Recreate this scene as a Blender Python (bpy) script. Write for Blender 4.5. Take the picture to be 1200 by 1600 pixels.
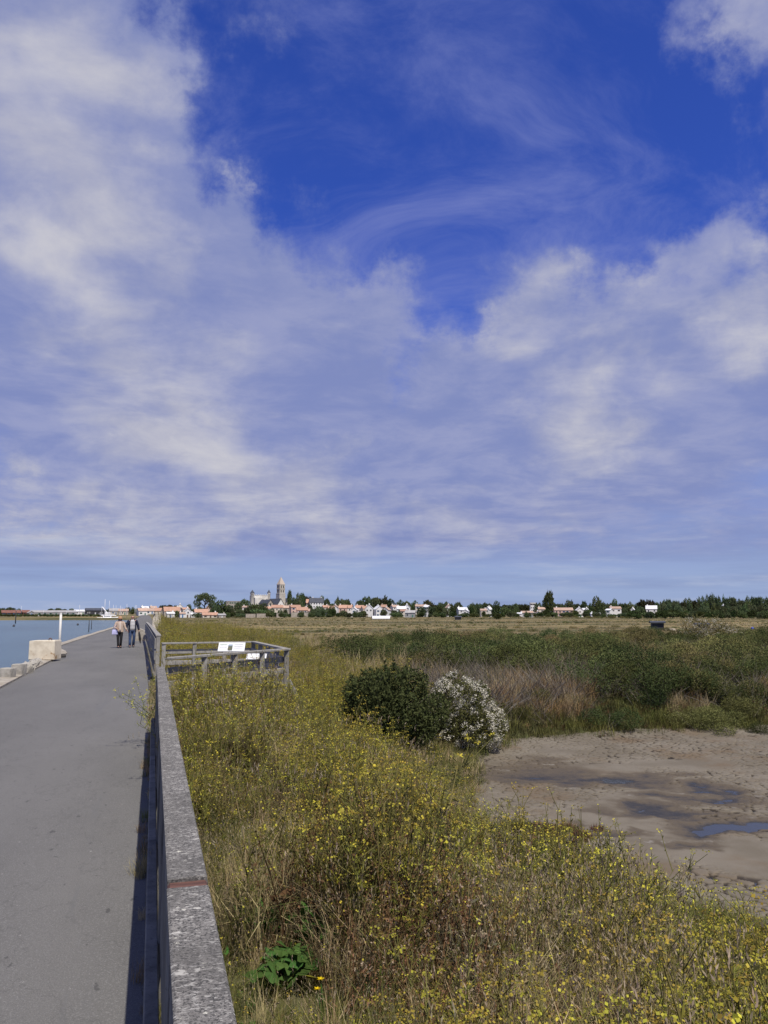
import bpy, bmesh, math, random
import numpy as np
from mathutils import Vector, Matrix, Euler
R_ = math.radians
rnd = random.Random(7)
rng = np.random.default_rng(7)
for o in list(bpy.data.objects): bpy.data.objects.remove(o)
SC = bpy.context.scene
COL = SC.collection

# ------------------------------------------------------------------ camera
F = 1248.0
CAM = Vector((0.0, 0.0, 1.85))
PITCH = math.atan(158 / F)
YAW = math.atan(360 / math.hypot(F, 158))
cd = bpy.data.cameras.new('camera'); cam = bpy.data.objects.new('camera', cd); COL.objects.link(cam)
cam.location = CAM
cam.rotation_euler = (math.pi / 2 + PITCH, 0, -YAW)
cd.sensor_fit = 'VERTICAL'; cd.sensor_height = 24.0; cd.lens = 24.0 * F / 1600
cd.clip_start = 0.05; cd.clip_end = 9000
SC.camera = cam
FW = Vector((math.sin(YAW), math.cos(YAW), 0)); RT = Vector((math.cos(YAW), -math.sin(YAW), 0))
def ray(x, y):
    cx, cy = (x - 600) / F, (800 - y) / F
    fwd = FW * math.cos(PITCH) + Vector((0, 0, math.sin(PITCH)))
    up = -FW * math.sin(PITCH) + Vector((0, 0, math.cos(PITCH)))
    return fwd + RT * cx + up * cy
def at(x, y, D):
    """point of the place that lies D metres ahead (horizontally) in the direction of photo pixel x, y"""
    r = ray(x, y); return CAM + r * (D / r.dot(FW))
def onz(x, y, z):
    r = ray(x, y); return CAM + r * ((z - CAM.z) / r.z)

# ------------------------------------------------------------------ world, sun, exposure
SUN_DIR = Vector((0.125, -0.60, 1.0)).normalized()
W = bpy.data.worlds.new('World'); SC.world = W; W.use_nodes = True
def build_world():
    nt = W.node_tree; nt.nodes.clear()
    N = nt.nodes.new; L = nt.links.new
    def val(v):
        return v
    def setin(sock, v):
        if isinstance(v, bpy.types.NodeSocket): L(v, sock)
        else: sock.default_value = v
    def M(op, a, b=0.0, c=0.0, clamp=False):
        n = N('ShaderNodeMath'); n.operation = op; n.use_clamp = clamp
        setin(n.inputs[0], a); setin(n.inputs[1], b); setin(n.inputs[2], c); return n.outputs[0]
    def V(op, a, b=(0, 0, 0)):
        n = N('ShaderNodeVectorMath'); n.operation = op
        setin(n.inputs[0], a); setin(n.inputs[1], b)
        return n.outputs['Value'] if op in ('DISTANCE', 'LENGTH', 'DOT_PRODUCT') else n.outputs[0]
    def smooth(v, a, b, lo=0.0, hi=1.0):
        n = N('ShaderNodeMapRange'); n.interpolation_type = 'SMOOTHSTEP'
        setin(n.inputs[0], v); n.inputs[1].default_value = a; n.inputs[2].default_value = b
        n.inputs[3].default_value = lo; n.inputs[4].default_value = hi; return n.outputs[0]
    def noise(vec, scale, detail=8.0, rough=0.55, dist=0.0):
        n = N('ShaderNodeTexNoise'); n.noise_dimensions = '3D'
        L(vec, n.inputs['Vector']); n.inputs['Scale'].default_value = scale
        n.inputs['Detail'].default_value = detail; n.inputs['Roughness'].default_value = rough
        n.inputs['Distortion'].default_value = dist
        return n.outputs[0], n.outputs[1]
    def mixc(f, a, b, mode='MIX'):
        n = N('ShaderNodeMix'); n.data_type = 'RGBA'; n.blend_type = mode
        setin(n.inputs[0], f); setin(n.inputs[6], a); setin(n.inputs[7], b); return n.outputs[2]
    tc = N('ShaderNodeTexCoord'); d = V('NORMALIZE', tc.outputs['Generated'])
    sep = N('ShaderNodeSeparateXYZ'); L(d, sep.inputs[0]); z = sep.outputs[2]
    sky = N('ShaderNodeTexSky'); sky.sky_type = 'NISHITA'; sky.sun_disc = False
    sky.sun_elevation = math.asin(SUN_DIR.z); sky.sun_rotation = math.atan2(SUN_DIR.x, SUN_DIR.y)
    sky.air_density = 1.0; sky.dust_density = 0.35; sky.ozone_density = 4.0; sky.altitude = 20
    base = mixc(1.0, sky.outputs[0], (0.33, 0.50, 1.32, 1), 'MULTIPLY')
    # cloud layer coordinates: where the view direction meets a flat layer overhead
    zz = M('ADD', M('MAXIMUM', z, 0.0), 0.13)
    comb = N('ShaderNodeCombineXYZ')
    L(M('DIVIDE', sep.outputs[0], zz), comb.inputs[0]); L(M('DIVIDE', sep.outputs[1], zz), comb.inputs[1])
    P = comb.outputs[0]
    w1, w1c = noise(P, 1.1, 3.0)
    warp = V('ADD', P, V('SCALE', w1c, (0, 0, 0)))
    sc = N('ShaderNodeVectorMath'); sc.operation = 'SCALE'; L(w1c, sc.inputs[0]); sc.inputs['Scale'].default_value = 0.55
    warp = V('ADD', P, sc.outputs[0])
    # direction wobble so that cloud banks get ragged outlines
    n2, n2c = noise(d, 7.5, 8.0, 0.62)
    sub = V('SUBTRACT', n2c, (0.5, 0.5, 0.5))
    sc2 = N('ShaderNodeVectorMath'); sc2.operation = 'SCALE'; L(sub, sc2.inputs[0]); sc2.inputs['Scale'].default_value = 0.30
    dw = V('ADD', d, sc2.outputs[0])
    def bumps(lst):
        tot = None
        for (x, y, r, a) in lst:
            dd = ray(x, y).normalized()
            m = M('MULTIPLY', smooth(V('DISTANCE', dw, tuple(dd)), 0.0, r / F, 1.0, 0.0), a)
            tot = m if tot is None else M('ADD', tot, m)
        return tot
    big, _ = noise(warp, 0.9, 9.0, 0.58)
    fine, _ = noise(warp, 3.2, 9.0, 0.62)
    cp = N('ShaderNodeCombineXYZ'); L(sep.outputs[0], cp.inputs[0]); L(sep.outputs[1], cp.inputs[1]); L(M('MULTIPLY', z, 2.1), cp.inputs[2])
    puff, _ = noise(cp.outputs[0], 6.5, 9.0, 0.5, 0.25)
    puff = M('ADD', M('MULTIPLY', M('SUBTRACT', puff, 0.5), 1.5), 0.47)
    # broad veil of cloud
    bv = bumps([(60, 150, 420, .55), (180, 420, 420, .55), (480, 560, 420, .45), (900, 480, 330, .55), (1190, 500, 260, .5),
                (1200, -40, 270, .42), (520, 720, 460, .35), (950, 700, 420, .35), (695, 95, 90, .22), (140, 690, 380, .3), (560, 260, 180, .12), (1000, 170, 160, .14),
                (620, 90, 380, -.75), (470, 250, 230, -.50), (860, 240, 340, -.75), (1060, 320, 280, -.50), (690, 500, 170, -.75), (600, 400, 160, -.35), (330, 60, 130, -.35), (400, 330, 120, -.38), (1010, 60, 260, -.4), (1130, 190, 200, -.35)])
    veil = M('ADD', M('ADD', big, M('MULTIPLY', M('SUBTRACT', fine, 0.5), 0.45)), bv)
    veil = M('ADD', veil, 0.24)
    veilm = smooth(veil, 0.36, 1.12)
    # thicker, sunlit parts
    bb = bumps([(90, 280, 360, .34), (230, 330, 200, .18), (60, 60, 300, .24), (250, 560, 200, .16), (880, 480, 210, .42), (1185, 490, 150, .4), (890, 685, 150, .26), (860, 745, 230, .24),
                (420, 715, 190, .36), (200, 715, 200, .32), (330, 828, 190, .36), (560, 838, 150, .38), (120, 848, 160, .40), (20, 785, 120, .36), (695, 95, 60, .3),
                (1185, 30, 150, .3), (370, 300, 60, .2), (640, 640, 200, -.15)])
    th = M('ADD', M('ADD', puff, M('MULTIPLY', M('SUBTRACT', fine, 0.5), 0.2)), bb)
    thm = M('MULTIPLY', smooth(th, 0.50, 1.20), smooth(veil, 0.55, 1.05))
    wz, _ = noise(warp, 1.7, 11.0, 0.66, 0.6)
    wm = M('MULTIPLY', smooth(wz, 0.42, 0.80), 0.62)
    # low thin streaks close to the horizon
    cs = N('ShaderNodeCombineXYZ'); L(M('MULTIPLY', sep.outputs[0], 2.0), cs.inputs[0]); L(M('MULTIPLY', sep.outputs[1], 2.0), cs.inputs[1]); L(M('MULTIPLY', z, 30.0), cs.inputs[2])
    st, _ = noise(cs.outputs[0], 1.6, 8.0, 0.55)
    stm = M('MULTIPLY', smooth(st, 0.47, 0.72), smooth(z, 0.12, 0.04))
    hz = smooth(z, 0.55, 0.0)
    horizon = mixc(M('MULTIPLY', M('POWER', hz, 2.4), 0.96), base, (3.2, 4.05, 6.2, 1))
    lowfade = smooth(z, 0.045, 0.095)
    veilc = mixc(smooth(fine, 0.35, 0.7), (2.25, 2.70, 5.1, 1), (3.25, 3.55, 5.6, 1))
    c0 = mixc(M('MULTIPLY', wm, lowfade), horizon, (2.6, 3.0, 6.0, 1))
    c1 = mixc(M('MULTIPLY', M('MULTIPLY', veilm, 0.92), lowfade), c0, veilc)
    c2 = mixc(M('MULTIPLY', M('MULTIPLY', thm, 0.95), lowfade), c1, mixc(smooth(fine, 0.3, 0.72), (4.3, 4.4, 5.6, 1), (5.9, 5.85, 6.4, 1)))
    c3 = mixc(M('MULTIPLY', stm, 0.45), c2, (2.0, 2.5, 4.6, 1))
    cs2 = N('ShaderNodeCombineXYZ'); L(M('MULTIPLY', sep.outputs[0], 3.0), cs2.inputs[0]); L(M('MULTIPLY', sep.outputs[1], 3.0), cs2.inputs[1]); L(M('MULTIPLY', z, 24.0), cs2.inputs[2])
    sw, _ = noise(cs2.outputs[0], 2.3, 9.0, 0.6)
    c3 = mixc(M('MULTIPLY', M('MULTIPLY', smooth(sw, 0.48, 0.72), smooth(z, 0.14, 0.07)), 0.62), c3, (4.3, 4.9, 6.6, 1))
    bg = N('ShaderNodeBackground'); L(c3, bg.inputs[0]); bg.inputs[1].default_value = 0.1
    out = N('ShaderNodeOutputWorld'); L(bg.outputs[0], out.inputs[0])
build_world()
sd = bpy.data.lights.new('sun', 'SUN'); sun = bpy.data.objects.new('sun', sd); COL.objects.link(sun)
sd.energy = 4.9; sd.angle = R_(0.5); sd.color = (1.0, 0.94, 0.84)
sun.rotation_euler = SUN_DIR.to_track_quat('Z', 'Y').to_euler(); sun.location = (0, -10, 40)
SC.view_settings.view_transform = 'Standard'; SC.view_settings.look = 'None'
SC.view_settings.gamma = 1.0; SC.view_settings.use_curve_mapping = False
SC.view_settings.exposure = 0.0

# ------------------------------------------------------------------ helpers
def tag(o, label=None, cat=None, group=None, kind=None):
    if label: o['label'] = label
    if cat: o['category'] = cat
    if group: o['group'] = group
    if kind: o['kind'] = kind
    return o
def empty(name, loc=(0, 0, 0), rz=0, label=None, cat=None, group=None):
    o = bpy.data.objects.new(name, None); COL.objects.link(o); o.location = loc; o.rotation_euler = (0, 0, rz)
    o.empty_display_size = 0.1
    return tag(o, label, cat, group)
class MB:
    def __init__(s): s.v = []; s.f = []; s.m = []; s.sm = []
    def face(s, pts, mi=0, smooth=False):
        b = len(s.v); s.v += [tuple(p) for p in pts]; s.f.append(tuple(range(b, b + len(pts)))); s.m.append(mi); s.sm.append(smooth)
    def box(s, c, sz, rot=None, mi=0, taper=1.0, jit=0.0, bev=0.0):
        hx, hy, hz = sz[0] / 2, sz[1] / 2, sz[2] / 2
        if bev <= 0:
            P = [(-hx, -hy, -hz), (hx, -hy, -hz), (hx, hy, -hz), (-hx, hy, -hz)]
            P += [(p[0] * taper, p[1] * taper, hz) for p in P]
            Fs = [(3, 2, 1, 0), (4, 5, 6, 7), (0, 1, 5, 4), (1, 2, 6, 5), (2, 3, 7, 6), (3, 0, 4, 7)]
        else:
            P = []; 
            for zz, k in ((-hz, 1), (-hz + bev, 0), (hz - bev, 0), (hz, 1)):
                e = bev if k else 0; tt = 1.0 if zz < 0 else taper
                for (sx, sy) in ((-1, -1), (1, -1), (1, 1), (-1, 1)):
                    P.append((sx * (hx - e) * tt, sy * (hy - e) * tt, zz))
            Fs = [(3, 2, 1, 0), (12, 13, 14, 15)]
            for r in range(3):
                for i in range(4):
                    j = (i + 1) % 4; Fs.append((r * 4 + i, r * 4 + j, r * 4 + 4 + j, r * 4 + 4 + i))
        b = len(s.v); c = Vector(c)
        for p in P:
            p = Vector(p)
            if jit: p += Vector((rnd.uniform(-jit, jit), rnd.uniform(-jit, jit), rnd.uniform(-jit, jit)))
            if rot is not None: p = rot @ p
            s.v.append(tuple(p + c))
        for f in Fs: s.f.append(tuple(b + i for i in f)); s.m.append(mi); s.sm.append(False)
    def beam(s, a, b, w, h, mi=0, bev=0.0, up=(0, 0, 1), jit=0.0):
        a = Vector(a); b = Vector(b); y = (b - a); L = y.length; y.normalize()
        x = y.cross(Vector(up)); x = x.normalized() if x.length > 1e-5 else Vector((1, 0, 0)); z = x.cross(y)
        s.box((a + b) / 2, (w, L, h), Matrix((x, y, z)).transposed(), mi, bev=bev, jit=jit)
    def tube(s, pts, rad, n=6, mi=0, caps=True, ell=None, smooth=True):
        pts = [Vector(p) for p in pts]
        if not hasattr(rad, '__len__'): rad = [rad] * len(pts)
        b = len(s.v); up = Vector((0.13, 0.07, 1)).normalized(); prevx = None
        for i, p in enumerate(pts):
            t = (pts[min(i + 1, len(pts) - 1)] - pts[max(i - 1, 0)])
            t = t.normalized() if t.length > 1e-9 else Vector((0, 0, 1))
            if prevx is None:
                x = t.cross(Vector((0, 1, 0)) if abs(t.y) < 0.9 else Vector((1, 0, 0)));
                x = x.normalized()
            else:
                x = prevx - t * prevx.dot(t); x = x.normalized() if x.length > 1e-6 else prevx
            prevx = x; y = t.cross(x)
            e = ell[i] if ell else 1.0
            for k in range(n):
                a = 2 * math.pi * k / n
                s.v.append(tuple(p + x * math.cos(a) * rad[i] + y * math.sin(a) * rad[i] * e))
        for i in range(len(pts) - 1):
            for k in range(n):
                k2 = (k + 1) % n
                s.f.append((b + i * n + k, b + i * n + k2, b + (i + 1) * n + k2, b + (i + 1) * n + k)); s.m.append(mi); s.sm.append(smooth)
        if caps:
            s.f.append(tuple(b + k for k in range(n))[::-1]); s.m.append(mi); s.sm.append(False)
            q = b + (len(pts) - 1) * n; s.f.append(tuple(q + k for k in range(n))); s.m.append(mi); s.sm.append(False)
    def lathe(s, prof, n=10, c=(0, 0, 0), mi=0, sx=1, sy=1):
        b = len(s.v)
        for r, z in prof:
            for k in range(n):
                a = 2 * math.pi * k / n; s.v.append((c[0] + r * sx * math.cos(a), c[1] + r * sy * math.sin(a), c[2] + z))
        for i in range(len(prof) - 1):
            for k in range(n):
                k2 = (k + 1) % n; s.f.append((b + i * n + k, b + i * n + k2, b + (i + 1) * n + k2, b + (i + 1) * n + k)); s.m.append(mi); s.sm.append(True)
    def leaf(s, p, d, nrm, L, w, mi=0):
        d = Vector(d).normalized(); side = d.cross(Vector(nrm)); side = side.normalized() if side.length > 1e-5 else Vector((1, 0, 0))
        p = Vector(p)
        s.face([p, p + d * L * .45 + side * w / 2, p + d * L, p + d * L * .45 - side * w / 2], mi)
    def mesh(s, name, mats):
        me = bpy.data.meshes.new(name); me.from_pydata(s.v, [], s.f)
        for m in (mats if isinstance(mats, (list, tuple)) else [mats]): me.materials.append(m)
        me.polygons.foreach_set('material_index', s.m); me.polygons.foreach_set('use_smooth', s.sm)
        me.update(); return me
    def build(s, name, mats, parent=None, loc=None):
        return link(name, s.mesh(name, mats), parent, loc)
def link(name, me, parent=None, loc=None):
    o = bpy.data.objects.new(name, me); COL.objects.link(o)
    if parent is not None: o.parent = parent
    if loc is not None: o.location = loc
    return o
def copy_tree(o, parent=None):
    c = o.copy(); COL.objects.link(c)
    if parent is not None: c.parent = parent; c.matrix_parent_inverse = o.matrix_parent_inverse.copy()
    for ch in list(o.children): copy_tree(ch, c)
    return c
def rvec(r=rnd):
    while True:
        v = Vector((r.uniform(-1, 1), r.uniform(-1, 1), r.uniform(-1, 1)))
        if 0.05 < v.length < 1: return v.normalized()

# value noise in numpy
_tab = rng.random((256, 256))
def vnoise(x, y):
    x = np.asarray(x, float); y = np.asarray(y, float)
    xi = np.floor(x).astype(int); yi = np.floor(y).astype(int); fx = x - xi; fy = y - yi
    fx = fx * fx * (3 - 2 * fx); fy = fy * fy * (3 - 2 * fy)
    g = lambda a, b: _tab[a & 255, b & 255]
    return (g(xi, yi) * (1 - fx) + g(xi + 1, yi) * fx) * (1 - fy) + (g(xi, yi + 1) * (1 - fx) + g(xi + 1, yi + 1) * fx) * fy
def fbm(x, y, o=4):
    t = 0; a = 0.5
    for i in range(o): t = t + a * vnoise(np.asarray(x) * 2 ** i + 17.3 * i, np.asarray(y) * 2 ** i + 9.1 * i); a *= .5
    return t / (1 - .5 ** o)
def sstep(a, b, x):
    t = np.clip((np.asarray(x, float) - a) / (b - a), 0, 1); return t * t * (3 - 2 * t)

# ------------------------------------------------------------------ materials
MATS = {}
def newmat(name):
    m = bpy.data.materials.new(name); m.use_nodes = True; nt = m.node_tree
    return m, nt, nt.nodes['Principled BSDF'], nt.nodes['Material Output']
def nnode(nt, typ, **kw):
    n = nt.nodes.new(typ)
    for k, v in kw.items(): setattr(n, k, v)
    return n
def mixn(nt, f, a, b, mode='MIX'):
    n = nnode(nt, 'ShaderNodeMix', data_type='RGBA', blend_type=mode)
    for s, v in ((n.inputs[0], f), (n.inputs[6], a), (n.inputs[7], b)):
        if isinstance(v, bpy.types.NodeSocket): nt.links.new(v, s)
        else: s.default_value = v if not (isinstance(v, tuple) and len(v) == 3) else (*v, 1)
    return n.outputs[2]
def noisen(nt, scale, detail=6, rough=.6, vec=None, stretch=None, coord='Object'):
    tc = nnode(nt, 'ShaderNodeTexCoord'); n = nnode(nt, 'ShaderNodeTexNoise')
    v = tc.outputs[coord]
    if stretch:
        mp = nnode(nt, 'ShaderNodeMapping'); mp.inputs['Scale'].default_value = stretch; nt.links.new(v, mp.inputs[0]); v = mp.outputs[0]
    nt.links.new(v, n.inputs['Vector']); n.inputs['Scale'].default_value = scale; n.inputs['Detail'].default_value = detail; n.inputs['Roughness'].default_value = rough
    return n.outputs[0]
def rampn(nt, f, a, b, smooth=True):
    n = nnode(nt, 'ShaderNodeMapRange'); n.interpolation_type = 'SMOOTHSTEP' if smooth else 'LINEAR'
    nt.links.new(f, n.inputs[0]); n.inputs[1].default_value = a; n.inputs[2].default_value = b; return n.outputs[0]
def bumpn(nt, p, h, strength, dist=0.02):
    b = nnode(nt, 'ShaderNodeBump'); nt.links.new(h, b.inputs['Height']); b.inputs['Strength'].default_value = strength; b.inputs['Distance'].default_value = dist
    nt.links.new(b.outputs[0], p.inputs['Normal']); return b
def surf(name, c1, c2=None, scale=3.0, rough=.85, bump=0.2, bscale=None, stretch=None, lo=.35, hi=.65, spots=None, dist=.02, spec=.3, rvar=0.0):
    if name in MATS: return MATS[name]
    m, nt, p, out = newmat(name)
    c2 = c2 or tuple(c * .75 for c in c1)
    col = mixn(nt, rampn(nt, noisen(nt, scale, stretch=stretch), lo, hi), c1, c2)
    if spots:
        for (cc, ss, a, b) in spots: col = mixn(nt, rampn(nt, noisen(nt, ss, 5, .6), a, b), col, cc)
    if rvar:
        oi = nnode(nt, 'ShaderNodeObjectInfo'); hs = nnode(nt, 'ShaderNodeHueSaturation'); nt.links.new(col, hs.inputs['Color'])
        mr = nnode(nt, 'ShaderNodeMapRange'); nt.links.new(oi.outputs['Random'], mr.inputs[0]); mr.inputs[3].default_value = 1 - rvar; mr.inputs[4].default_value = 1 + rvar
        nt.links.new(mr.outputs[0], hs.inputs['Value']); col = hs.outputs[0]
    nt.links.new(col, p.inputs['Base Color']); p.inputs['Roughness'].default_value = rough; p.inputs['Specular IOR Level'].default_value = spec
    if bump: bumpn(nt, p, noisen(nt, bscale or scale * 6, 4, .65, stretch=stretch), bump, dist)
    MATS[name] = m; return m
def leafm(name, c, var=.3, hue=.02, trans=.3, c2=None):
    """foliage: colour differs from plant to plant and from leaf to leaf"""
    if name in MATS: return MATS[name]
    m, nt, p, out = newmat(name); nt.nodes.remove(p)
    geo = nnode(nt, 'ShaderNodeNewGeometry'); oi = nnode(nt, 'ShaderNodeObjectInfo')
    col = mixn(nt, geo.outputs['Random Per Island'], c, c2 or tuple(v * .62 for v in c))
    hs = nnode(nt, 'ShaderNodeHueSaturation'); nt.links.new(col, hs.inputs['Color'])
    mr = nnode(nt, 'ShaderNodeMapRange'); nt.links.new(oi.outputs['Random'], mr.inputs[0]); mr.inputs[3].default_value = 1 - var; mr.inputs[4].default_value = 1 + var
    nt.links.new(mr.outputs[0], hs.inputs['Value'])
    m2 = nnode(nt, 'ShaderNodeMath', operation='MULTIPLY'); nt.links.new(oi.outputs['Random'], m2.inputs[0]); m2.inputs[1].default_value = 7.31
    m3 = nnode(nt, 'ShaderNodeMath', operation='FRACT'); nt.links.new(m2.outputs[0], m3.inputs[0])
    mh = nnode(nt, 'ShaderNodeMapRange'); nt.links.new(m3.outputs[0], mh.inputs[0]); mh.inputs[3].default_value = .5 - hue; mh.inputs[4].default_value = .5 + hue
    nt.links.new(mh.outputs[0], hs.inputs['Hue'])
    d = nnode(nt, 'ShaderNodeBsdfDiffuse'); t = nnode(nt, 'ShaderNodeBsdfTranslucent'); mx = nnode(nt, 'ShaderNodeMixShader')
    nt.links.new(hs.outputs[0], d.inputs[0]); nt.links.new(hs.outputs[0], t.inputs[0]); mx.inputs[0].default_value = trans
    nt.links.new(d.outputs[0], mx.inputs[1]); nt.links.new(t.outputs[0], mx.inputs[2]); nt.links.new(mx.outputs[0], out.inputs[0])
    MATS[name] = m; return m
def plain(name, c, rough=.6, metal=0.0, spec=.4):
    if name in MATS: return MATS[name]
    m, nt, p, out = newmat(name)
    nt.links.new(mixn(nt, rampn(nt, noisen(nt, 8), .3, .7), c, tuple(v * .88 for v in c)), p.inputs['Base Color'])
    p.inputs['Roughness'].default_value = rough; p.inputs['Metallic'].default_value = metal; p.inputs['Specular IOR Level'].default_value = spec
    MATS[name] = m; return m

# ------------------------------------------------------------------ terrain
def poly_world(pts, z): return [onz(x, y, z) for x, y in pts]
MUDZ = -2.0
POND = [(p.x, p.y) for p in poly_world([(742, 1192), (768, 1174), (850, 1160), (1000, 1148), (1200, 1142), (1500, 1136), (1500, 1600), (1200, 1520), (1060, 1475), (930, 1430), (850, 1370), (800, 1310), (770, 1255)], MUDZ)]
def pond_dist(X, Y):
    """signed distance to the pond outline, negative inside"""
    X = np.asarray(X, float); Y = np.asarray(Y, float)
    d = np.full(X.shape, 1e9); ins = np.zeros(X.shape, bool); n = len(POND)
    for i in range(n):
        (ax, ay), (bx, by) = POND[i], POND[(i + 1) % n]
        ex, ey = bx - ax, by - ay; t = np.clip(((X - ax) * ex + (Y - ay) * ey) / (ex * ex + ey * ey), 0, 1)
        d = np.minimum(d, np.hypot(X - ax - t * ex, Y - ay - t * ey))
        c = ((ay > Y) != (by > Y)) & (X < (bx - ax) * (Y - ay) / (by - ay + 1e-12) + ax); ins ^= c
    return np.where(ins, -d, d)
def zroad(Y): return 0.7 * sstep(150, 500, Y)
SHORE_Y = 560.0
HILL = at(455, 950, 850)
def ground(X, Y):
    X = np.asarray(X, float); Y = np.asarray(Y, float)
    zr = zroad(Y)
    dyke = zr - 0.12 - 1.55 * sstep(0.3, 6.0, X) * (0.94 + 0.06 * Y / (Y + 60 + 1e-6))
    marsh_z = -1.05 - 0.35 * sstep(40, 110, Y) + 0.35 * (fbm(X * .25, Y * .25, 3) - .5) + 0.35 * (fbm(X * .04 + 5, Y * .02 + 3, 3) - .5)
    z = np.where(X > 0.3, np.maximum(np.minimum(dyke, 9), -1.9) , zr - .12)
    k = sstep(3.0, 8.0, X); z = z * (1 - k) + marsh_z * k
    # road side towards the sea
    z = np.where(X < -4.2, np.maximum(zr - .12 - (-4.2 - X) * 0.62, -6.0), z)
    # far shore
    s = sstep(SHORE_Y - 14 + 14 * np.sin(X * .05) , SHORE_Y + 18, Y + 0 * X)
    z = np.where(X < -4.2, z * (1 - s) + (-1.1 + .6 * sstep(SHORE_Y + 10, SHORE_Y + 120, Y)) * s, z)
    h = np.exp(-(((X - HILL.x) / 150.) ** 2 + ((Y - HILL.y) / 110.) ** 2)) * 10.0
    h2 = np.exp(-(((X - HILL.x - 300) / 420.) ** 2 + ((Y - HILL.y - 90) / 120.) ** 2)) * 3.0
    z = z + h + h2
    m = (Y < 45) & (Y > -5) & (X > 0.5) & (X < 60)
    if m.any():
        pd = pond_dist(X[m], Y[m]); t = sstep(0.0, 3.2, pd); z[m] = (MUDZ - .12) * (1 - t) + z[m] * t
    return z
def gz(x, y): return float(ground(np.array([x]), np.array([y]))[0])
def axis(segs):
    out = []
    for a, b, st in segs: out += list(np.arange(a, b, st))
    return np.array(out + [segs[-1][1]])
gx = axis([(-3000, -900, 300), (-900, -200, 35), (-200, -20, 9), (-20, -5, 1.5), (-5, 0, .8), (0, 16, .3), (16, 60, 1.5), (60, 200, 8), (200, 900, 30), (900, 4000, 300)])
gy = axis([(-40, -4, 4), (-4, 40, .4), (40, 120, 2), (120, 540, 8), (540, 620, 3), (620, 1200, 18), (1200, 5000, 300)])
def grid_mesh(name, xs, ys, zf):
    X, Y = np.meshgrid(xs, ys); Z = zf(X, Y); nx, ny = len(xs), len(ys)
    me = bpy.data.meshes.new(name)
    idx = np.arange(nx * ny).reshape(ny, nx)
    q = np.stack([idx[:-1, :-1], idx[:-1, 1:], idx[1:, 1:], idx[1:, :-1]], -1).reshape(-1, 4)
    me.vertices.add(nx * ny); me.vertices.foreach_set('co', np.stack([X, Y, Z], -1).reshape(-1).astype(np.float32))
    me.loops.add(q.size); me.loops.foreach_set('vertex_index', q.reshape(-1).astype(np.int32))
    me.polygons.add(len(q)); me.polygons.foreach_set('loop_start', np.arange(0, q.size, 4, dtype=np.int32))
    me.update(calc_edges=True); me.polygons.foreach_set('use_smooth', np.ones(len(q), bool)); me.update()
    return me, X, Y, Z
def soil_mat():
    m, nt, p, out = newmat('marsh_soil')
    c = mixn(nt, rampn(nt, noisen(nt, .35, 6), .35, .65), (.13, .105, .06), (.07, .075, .03))
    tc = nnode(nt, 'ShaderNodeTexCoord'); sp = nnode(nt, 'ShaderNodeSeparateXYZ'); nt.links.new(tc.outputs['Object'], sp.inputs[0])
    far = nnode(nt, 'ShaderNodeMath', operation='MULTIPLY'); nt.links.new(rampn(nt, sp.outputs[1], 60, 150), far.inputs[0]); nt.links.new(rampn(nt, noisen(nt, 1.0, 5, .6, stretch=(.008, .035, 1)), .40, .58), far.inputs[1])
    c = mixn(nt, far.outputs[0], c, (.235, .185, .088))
    c = mixn(nt, rampn(nt, noisen(nt, 1.0, 5, .6, stretch=(.012, .09, 1)), .55, .62), c, (.065, .07, .032))
    nt.links.new(c, p.inputs['Base Color']); p.inputs['Roughness'].default_value = .95; p.inputs['Specular IOR Level'].default_value = .1
    bumpn(nt, p, noisen(nt, 9, 5), .5, .05); return m
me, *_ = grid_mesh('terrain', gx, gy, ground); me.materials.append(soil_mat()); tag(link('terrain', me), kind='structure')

# water
def water_mat(name, c, wave, sc, rough=.08):
    m, nt, p, out = newmat(name)
    nt.links.new(mixn(nt, rampn(nt, noisen(nt, .02, 4, stretch=(1, .3, 1)), .35, .65), c, tuple(v * 1.35 for v in c)), p.inputs['Base Color'])
    p.inputs['Roughness'].default_value = rough; p.inputs['IOR'].default_value = 1.33
    if wave: bumpn(nt, p, noisen(nt, sc, 6, .6, stretch=(1, .45, 1)), wave, .25)
    return m
mb = MB(); mb.face([(-3000, -60, -2.75), (-5, -60, -2.75), (-5, 700, -2.75), (-3000, 700, -2.75)])
tag(mb.build('water', water_mat('sea_water', (.06, .105, .125), .8, 1.1, .25)), kind='structure')

# road
RE = [(-30, -3.45), (10, -3.5), (21, -3.55), (30, -3.7), (37, -3.75), (39.5, -3.72), (42, -4.05), (46, -4.75), (50, -5.0), (75, -4.85), (100, -4.65), (160, -4.6), (300, -5.2), (480, -7)]
RR = [(-30, 0.06), (23, 0.06), (56, -0.45), (100, -.4), (160, 0.1), (300, -.8), (480, -2.5)]
def interp(tab, y): return float(np.interp(y, [t[0] for t in tab], [t[1] for t in tab]))
def strip(name, ys, fl, fr, z, mat, kind='structure', n=6):
    mb = MB()
    for a, b in zip(ys[:-1], ys[1:]):
        for i in range(n):
            q = []
            for (y, t) in ((a, i / n), (a, (i + 1) / n), (b, (i + 1) / n), (b, i / n)):
                l, r = fl(y), fr(y); q.append((l + (r - l) * t, y, z(y) + .02 * math.sin(math.pi * t)))
            mb.face(q)
    return tag(mb.build(name, mat), kind=kind)
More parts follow.
